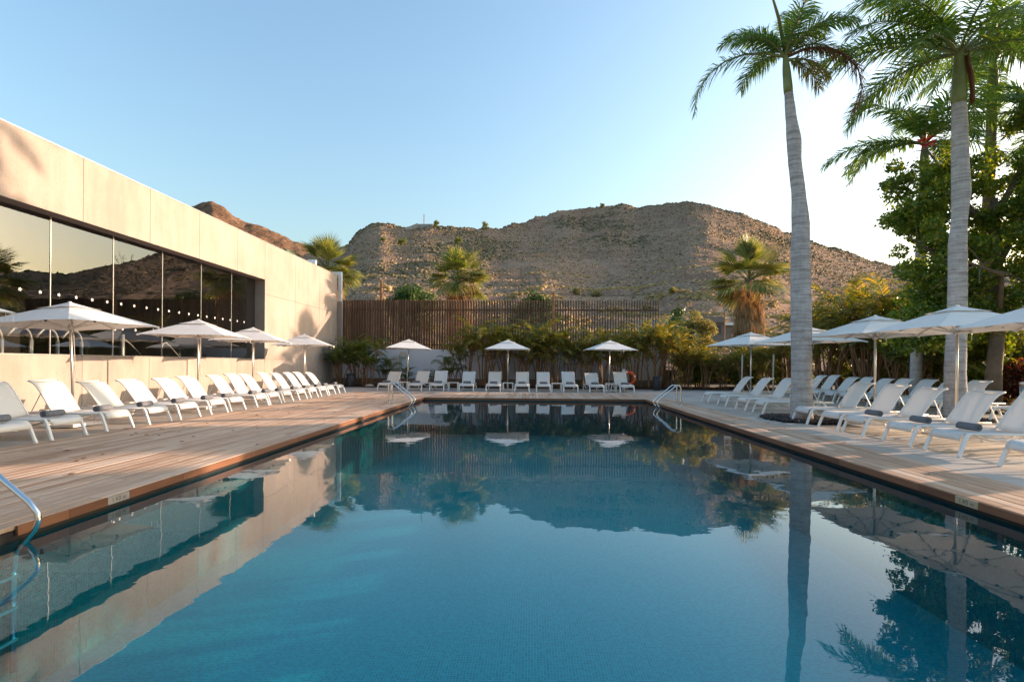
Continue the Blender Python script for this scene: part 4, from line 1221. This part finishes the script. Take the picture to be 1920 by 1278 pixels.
# ------------------------------------------------------------------ stone house at the right edge, houses beyond the bed
e = empty('stone_house', (22.5, 25.0, 0), 0, 'dark stone-block house behind the red hedge at the right edge', 'house')
MB().box(-3.2, 3.2, -.3, 4, 0, 3.7).build('wall', M['brick'], e)
MB().box(-3.25, .2, -.5, -.3, 1.7, 2.15).build('white_ledge', M['houseA'], e)
MB().box(-.2, .15, -.42, -.3, 2.15, 3.2).build('window_frame', M['houseA'], e)
MB().box(-3.4, 3.4, -.5, 4.2, 3.7, 3.9).build('roof', M['houseA'], e)
tag(MB().tube([(18.9, 22.6, 0), (18.6, 22.6, 4.2)], .09, 8).build('timber_post', M['timber'], smooth=True), 'rusty brown post before the stone house', 'post')

e = empty('hillside_house', (12.6, 48, 2.2), 0, 'low pale house with turquoise window frames right of the fence', 'house')
MB().box(-1.6, 1.7, 0, 4, 0, 1.75).build('wall', M['houseA'], e)
rf = MB().box(-1.9, 2.0, -.35, 4.2, 1.75, 1.88).build('roof', M['white'], e)
MB().box(-2.4, 1.4, .8, 4.2, 1.88, 3.2).build('upper_wall', M['houseA'], e)
MB().box(-1.3, 1.4, .1, .78, 1.883, 2.3).build('parapet', M['houseB'], e)
MB().box(-.6, .2, .74, .8, 2.3, 2.95).build('door', M['houseB'], e)
for x_ in (-.75, -.05, .65):
    wd_ = MB().box(x_, x_+.6, -.035, .0, .75, 1.45).build('window', M['teal'] if x_ < -.5 else M['white'], e)
    MB().box(x_+.05, x_+.27, -.045, -.036, .8, 1.4).build('pane', M['pane'], wd_)
    MB().box(x_+.33, x_+.55, -.045, -.036, .8, 1.4).build('pane', M['pane'], wd_)
e2 = empty('water_tank', (13.35, 48.6, 4.08+.02), 0, 'small blue tank on orange legs on the low pale house', 'water tank')
MB().lathe([(.20, .36), (.24, .38), (.24, .66), (.18, .7)], 14).build('tank', M['blue'], e2, True)
for x_ in (-.14, .14): MB().box(x_-.03, x_+.03, -.03, .03, 0, .36).build('leg', M['orange'], e2)
e = empty('concrete_house', (17.6, 50, 3.0), 0, 'dark concrete house beside the brown-skirted fan palm', 'house')
MB().box(-1.6, 2.8, 0, 4, 0, 2.2).build('wall', M['houseB'], e)
MB().box(-1.7, .15, -.2, 4.1, 2.2, 2.75).build('upper_wall', M['houseB'], e)
MB().box(.2, 1.7, -.35, 1.0, 1.95, 2.2).build('white_canopy', M['white'], e)
wd_ = MB().box(-1.2, -.1, -.03, 0, 1.2, 2.0).build('window', M['pane'], e)
e = empty('antenna', (16.95, 47.5, 1.9), 0, 'thin television antenna mast beside the dark concrete house', 'antenna')
MB().tube([(0, 0, 0), (0, 0, 4.3)], .045, 6).build('mast', M['timber'], e)
ar = MB().bar((-.55, 0, 4.2), (.3, 0, 4.0), .03, .03).build('boom', M['white'], e)
for k in range(6):
    MB().bar((-.5+.14*k, -.0, 4.0+.16-.03*k), (-.42+.14*k, 0, 4.4-.03*k), .022, .022).build('rod', M['white'], ar)
# timber poles and a cable
e = tag(MB().tube([(-9.3, 33.4, 0), (-9.3, 33.4, 6.45)], .085, 8).build('utility_pole', M['timber'], smooth=True), 'brown timber pole behind the left part of the fence', 'pole', 'timber poles along the fence')
e = tag(MB().tube([(1.37, 31.5, 0), (1.37, 31.5, 5.5)], .075, 8).build('utility_pole', M['timber'], smooth=True), 'rust brown pole before the middle of the fence', 'pole', 'timber poles along the fence')
pts = [Vector((1.37, 31.55, 5.38)).lerp(Vector((13.5, 34.5, 6.5)), k/14)+Vector((0, 0, -.35*math.sin(PI*k/14))) for k in range(15)]
pts = [Vector((-6, 32.6, 5.5))]+pts
tag(MB().tube(pts, .014, 5).build('overhead_cable', M['dark']), 'thin black cable strung above the slatted fence', 'cable')

# ------------------------------------------------------------------ hills
MAIN = [(-0.75, .10), (-.55, .17), (-0.436, 0.202), (-0.375, 0.212), (-0.34, 0.22), (-0.323, 0.244), (-0.304, 0.258), (-0.279, 0.263), (-0.254, 0.256), (-0.234, 0.254), (-0.194, 0.256), (-0.144, 0.254), (-0.094, 0.25), (-0.054, 0.253), (-0.01, 0.264), (0.035, 0.278), (0.064, 0.286), (0.094, 0.287), (0.123, 0.29), (0.167, 0.296), (0.201, 0.29), (0.25, 0.297), (0.289, 0.3), (0.337, 0.291), (0.395, 0.274), (0.453, 0.25), (0.521, 0.224), (0.578, 0.206), (0.626, 0.191), (0.673, 0.176), (0.739, 0.168), (0.87, 0.172), (1.05, .182), (1.3, .17), (1.7, .13), (2.4, .08)]
mu, me_ = np.array([a for a, _ in MAIN]), np.array([b2 for _, b2 in MAIN])
def crest_dist(u): return 190 + 25*math.sin(u*5+1) + 12*math.sin(u*13)
def hill_z(u, tt):
    """height and distance of the hill surface on the bearing u (x/y), tt 0 foot .. 1 crest"""
    Yc = crest_dist(u)
    Y = 42 + (Yc-42)*tt
    ec = np.interp(u, mu, me_)
    if tt <= 1: e_ = .022 + (ec-.022)*(tt**.70)
    else: e_ = ec - (tt-1)*.9
    z = CAM_H*min(1, tt*3) + e_*Y
    x_ = u*Y
    am = 2.2*math.sin(PI*min(1, max(0, tt)))*(.4+tt)
    z += am*mnoise.fractal((x_*.03, Y*.03, 1.7), 1.0, 2.0, 4)*.8
    sp = 1-abs(mnoise.noise((x_*.022+.6*mnoise.noise((x_*.02, Y*.02, 3.0)), Y*.006, 8.8)))*2.2
    z += 1.5*(sp-.45)*math.sin(PI*min(1, max(0, tt)))**1.2
    if tt < .97: z += .35*mnoise.fractal((x_*.25, Y*.25, 4.2), 1.0, 2.0, 3)*min(1, (1-tt)*6)*min(1, tt*8)
    else: z += .9*mnoise.noise((x_*.22, 3.1, 9.0))+.5*mnoise.noise((x_*.7, 1.1, 9.0))
    # farm terraces on the lower slope
    stp = 2.6; amt = max(0, min(1, (.62-tt)*5))*min(1, tt*12)*.45
    q = z/stp + .35*mnoise.noise((x_*.02, Y*.02, 0)); fr_ = q-math.floor(q)
    z += amt*stp*((math.floor(fr_*1.0)+min(1, max(0, (fr_-.72)/.28))) - fr_)
    return x_, Y, z
U = np.concatenate([np.linspace(-.75, -.45, 24), np.linspace(-.44, .75, 300), np.linspace(.76, 2.4, 70)])
T = np.concatenate([np.linspace(0, 1, 130), np.array([1.02, 1.05, 1.1, 1.16, 1.22])])
V = np.array([[hill_z(u, tt) for tt in T] for u in U])
nu, nt = len(U), len(T)
I = np.arange(nu*nt).reshape(nu, nt)
F = np.stack([I[:-1, :-1], I[1:, :-1], I[1:, 1:], I[:-1, 1:]], -1).reshape(-1, 4)
tag(obj('hill', np_mesh('hill', V.reshape(-1, 3), F, M['hill'], True)), kind='structure')
HV = V
LEFT = [(-1.3, .16), (-1.0, .22), (-0.807, 0.261), (-0.703, 0.276), (-0.648, 0.291), (-0.623, 0.299), (-0.602, 0.303), (-0.585, 0.294), (-0.569, 0.282), (-0.543, 0.265), (-0.508, 0.256), (-0.467, 0.238), (-0.436, 0.225), (-0.395, 0.212), (-0.334, 0.19), (-.25, .15), (-.1, .08)]
lu, le = np.array([a for a, _ in LEFT]), np.array([b2 for _, b2 in LEFT])
V = []
LU, LT = np.linspace(-1.3, -.1, 260), np.concatenate([np.linspace(.25, 1, 70), [1.03, 1.08, 1.15]])
for u in LU:
    row = []
    for tt in LT:
        Y = 200+240*tt; ec = np.interp(u, lu, le)
        e_ = ec*(.25+.75*min(1, tt)) - max(0, tt-1)*.9
        x_ = u*Y
        z = CAM_H+e_*Y + 9*math.sin(PI*min(tt, 1))*mnoise.fractal((x_*.016, Y*.016, 7.7), 1.0, 2.0, 5) + (1.6*mnoise.fractal((x_*.12, Y*.12, 2.0), .8, 2.0, 4) if tt < 1.01 else 0)
        row.append((x_, Y, z))
    V.append(row)
V = np.array(V); nu, nt = V.shape[:2]
I = np.arange(nu*nt).reshape(nu, nt)
F = np.stack([I[:-1, :-1], I[1:, :-1], I[1:, 1:], I[:-1, 1:]], -1).reshape(-1, 4)
tag(obj('hill', np_mesh('hill', V.reshape(-1, 3), F, M['rockhill'], True)), kind='structure')
# scrub on the slopes: low ragged bushes, far too many to count
TUFT = np.array([(0, 0, 1.0), (.85, .1, .5), (.1, .9, .55), (-.85, .1, .5), (0, -.9, .5), (.8, -.1, -.3), (0, .85, -.3), (-.8, 0, -.3), (-.1, -.85, -.3)])
TUFTF = np.array([(0, 1, 2), (0, 2, 3), (0, 3, 4), (0, 4, 1), (1, 5, 2), (5, 6, 2), (2, 6, 3), (6, 7, 3), (3, 7, 4), (7, 8, 4), (4, 8, 1), (8, 5, 1)])
def tufts(name, P, S, m, r, label):
    n = len(P)
    sc3 = S[:, None]*np.stack([r.uniform(.8, 1.5, n), r.uniform(.8, 1.5, n), r.uniform(.6, 1.1, n)], 1)
    V = TUFT[None]*sc3[:, None, :]*r.uniform(.55, 1.4, (n, 9, 1)) + P[:, None, :]
    F = TUFTF[None] + 9*np.arange(n)[:, None, None]
    return tag(obj(name, np_mesh(name, V.reshape(-1, 3), F.reshape(-1, 3), m, True)), label, 'scrub', kind='stuff')
def surf(i, j, a, b2):
    a, b2 = a[:, None], b2[:, None]
    return HV[i, j]*(1-a)*(1-b2) + HV[i+1, j]*a*(1-b2) + HV[i, j+1]*(1-a)*b2 + HV[i+1, j+1]*a*b2
r_ = np.random.default_rng(3)
gi, gj = HV.shape[:2]
dens = np.array([[mnoise.noise((HV[i, j, 0]*.035, HV[i, j, 1]*.05, 5.0)) + .6*mnoise.noise((HV[i, j, 0]*.12, HV[i, j, 1]*.16, 1.0)) for j in range(gj)] for i in range(gi)])
N_ = 120000
i_ = r_.integers(10, gi-30, N_); j_ = np.clip((r_.beta(1.45, 1.0, N_)*gj).astype(int), 1, gj-7)
keep = dens[i_, j_] > r_.uniform(-.75, .45, N_)
i_, j_ = i_[keep][:60000], j_[keep][:60000]
tufts('hillside_scrub', surf(i_, j_, r_.random(len(i_)), r_.random(len(i_))), (.08+.27*r_.random(len(i_))**3.0)*(.75+.5*(j_/gj)), M['scrub'], r_, 'dry scrub bushes covering the hillside')
i2 = r_.integers(10, gi-40, 60000); j2 = np.clip((r_.beta(2.2, 1.2, 60000)*gj).astype(int), 8, gj-7)
keep = (dens[i2, (j2*7) % gj]*.3 + dens[(i2*3) % gi, j2]*0 + np.array([mnoise.noise((HV[a_, b2, 0]*.028, HV[a_, b2, 1]*.04, 11.0)) for a_, b2 in zip(i2, j2)])) > .26
i2, j2 = i2[keep][:7000], j2[keep][:7000]
M['green_scrub'] = leafmat('green_scrub', [(.20, .175, .10), (.26, .22, .135), (.31, .27, .17), (.17, .145, .085)], .3, (1.3, 1.2, .7), .9, spec=.05)
tufts('green_scrub', surf(i2, j2, r_.random(len(i2)), r_.random(len(i2))), .16+.42*r_.random(len(i2))**2.2, M['green_scrub'], r_, 'darker green scrub in the hollows of the hillside')
# golden dry grass growing along the terrace edges
M['grass'] = leafmat('golden_grass', [(.62, .45, .20), (.52, .36, .15), (.70, .54, .28), (.45, .33, .16)], .45, (1.2, 1.1, .7), .9, spec=.05)
PP, SS = [], []
for tt, amp, nn in ((.055, .012, 1500), (.10, .014, 1800), (.155, .02, 2000), (.215, .02, 1900), (.285, .03, 1800), (.36, .035, 1600), (.45, .03, 1200)):
    for k in range(nn):
        u = r_.uniform(-.45, .75)
        if mnoise.noise((u*9, tt*40, 2.0)) < -.02: continue
        t2 = tt + amp*mnoise.noise((u*3, tt*30, 7.0)) + r_.normal()*.0035
        PP.append(hill_z(u, max(.01, t2))); SS.append(.16+.34*r_.random()**2)
tufts('terrace_grass', np.array(PP), np.array(SS), M['grass'], r_, 'golden dry grass along the hillside terraces')

for i, (u, tt) in enumerate(((.086, .335), (.123, .33), (-.005, .27), (.262, .29), (.215, .235))):
    q = Vector(hill_z(u, tt)); s_ = (1.0, 1.15, .8, .9, .7)[i]
    shrub('golden_bush', 'round golden bush on a hillside terrace, %s' % ('left of the pair above the fence', 'right of the pair above the fence', 'leftmost and lowest above the fence', 'rightmost below the ridge', 'small one right of the pair')[i], 'bush', M['sunshrub'], (q.x, q.y, q.z+s_*.5), (s_*.7, s_*.6, s_*.45), 12, s_*.3, s_*.5, 900, .22, 120+i, 'golden bushes on the hillside', q.z, False)
# ruined terrace wall and mast on the left shoulder of the hill
def hill_at(u, tt): return Vector(hill_z(u, tt))
e = empty('hilltop_wall', hill_at(-.205, .985), 0, 'pale stone wall of a ruin on the left shoulder of the hill', 'wall')
MB().bar((-6.5, -2.0, -2.2), (-.8, 0, .7), .7, 1.4).build('ramp_wall', M['houseA'], e)
MB().box(-.8, 4.0, 0, 2.5, -2.5, 1.15).build('wall', M['houseA'], e)
tag(MB().tube([hill_at(-.199, .99)+Vector((0, 0, -.5)), hill_at(-.199, .99)+Vector((0, 0, 4.6))], .13, 6).build('mast', M['timber']), 'thin mast standing on the hilltop ruin', 'mast')
for i, (u, s) in enumerate(((-.175, 1.5), (-.085, 1.8), (-.305+.03, 1.0), (.132, 1.2), (-.24, 1.6), (-.135, 1.7))):
    q = hill_at(u, .985 if i in (0, 1, 3) else .80)
    shrub('hilltop_bush', ['dark round bush right of the hilltop ruin', 'dark pointed bush on the hill skyline right of the ruin', 'small bush below the rocky left hill knob', 'small lone bush on the main hill skyline', 'dark bush below the hilltop ruin', 'dark bush on the slope between the ruin and the ridge'][i],
          'bush', M['hedge'], (q.x, q.y, q.z+s*.7), (s*.7, s*.6, s*.7), 14, s*.25, s*.5, 700, .35, 80+i, 'lone dark bushes on the hill', q.z, False)
for i, u in enumerate((.628, .638, .644, .652)):
    q = hill_at(u, .985)
    hgt = (3.4, 2.8, 4.0, 3.2)[i]; lx = (-.5, .5, .35, .1)[i]
    b = MB().tube([q-Vector((0, 0, .5)), q+Vector((lx*.5, 0, hgt*.6)), q+Vector((lx, 0, hgt))], [.09, .07, .03], 5)
    for k in range(5):
        z = hgt*(.55+.1*k); b.bar(q+Vector((lx*z/hgt, 0, z)), q+Vector((lx*z/hgt+(.5-.08*k)*(1 if k % 2 else -1), 0, z+.25)), .06, .06)
    tag(b.build('agave_stalk', M['branch']), 'thin bare agave flower stalk on the right ridge, %s from the left' % ORD[i], 'agave stalk', 'agave stalks on the ridge')
# green container showing over the roof
tag(MB().box(-17.6, -15.6, 34, 36, 5.0, 8.55).build('green_tank', plain('green_paint', (.06, .12, .07), .7)), 'green box structure showing above the concrete roof', 'box')

sc.render.engine = 'CYCLES'
sc.cycles.max_bounces = 10
sc.cycles.transparent_max_bounces = 24
sc.cycles.diffuse_bounces = 4
sc.cycles.glossy_bounces = 5
sc.cycles.caustics_reflective = False
sc.cycles.caustics_refractive = False
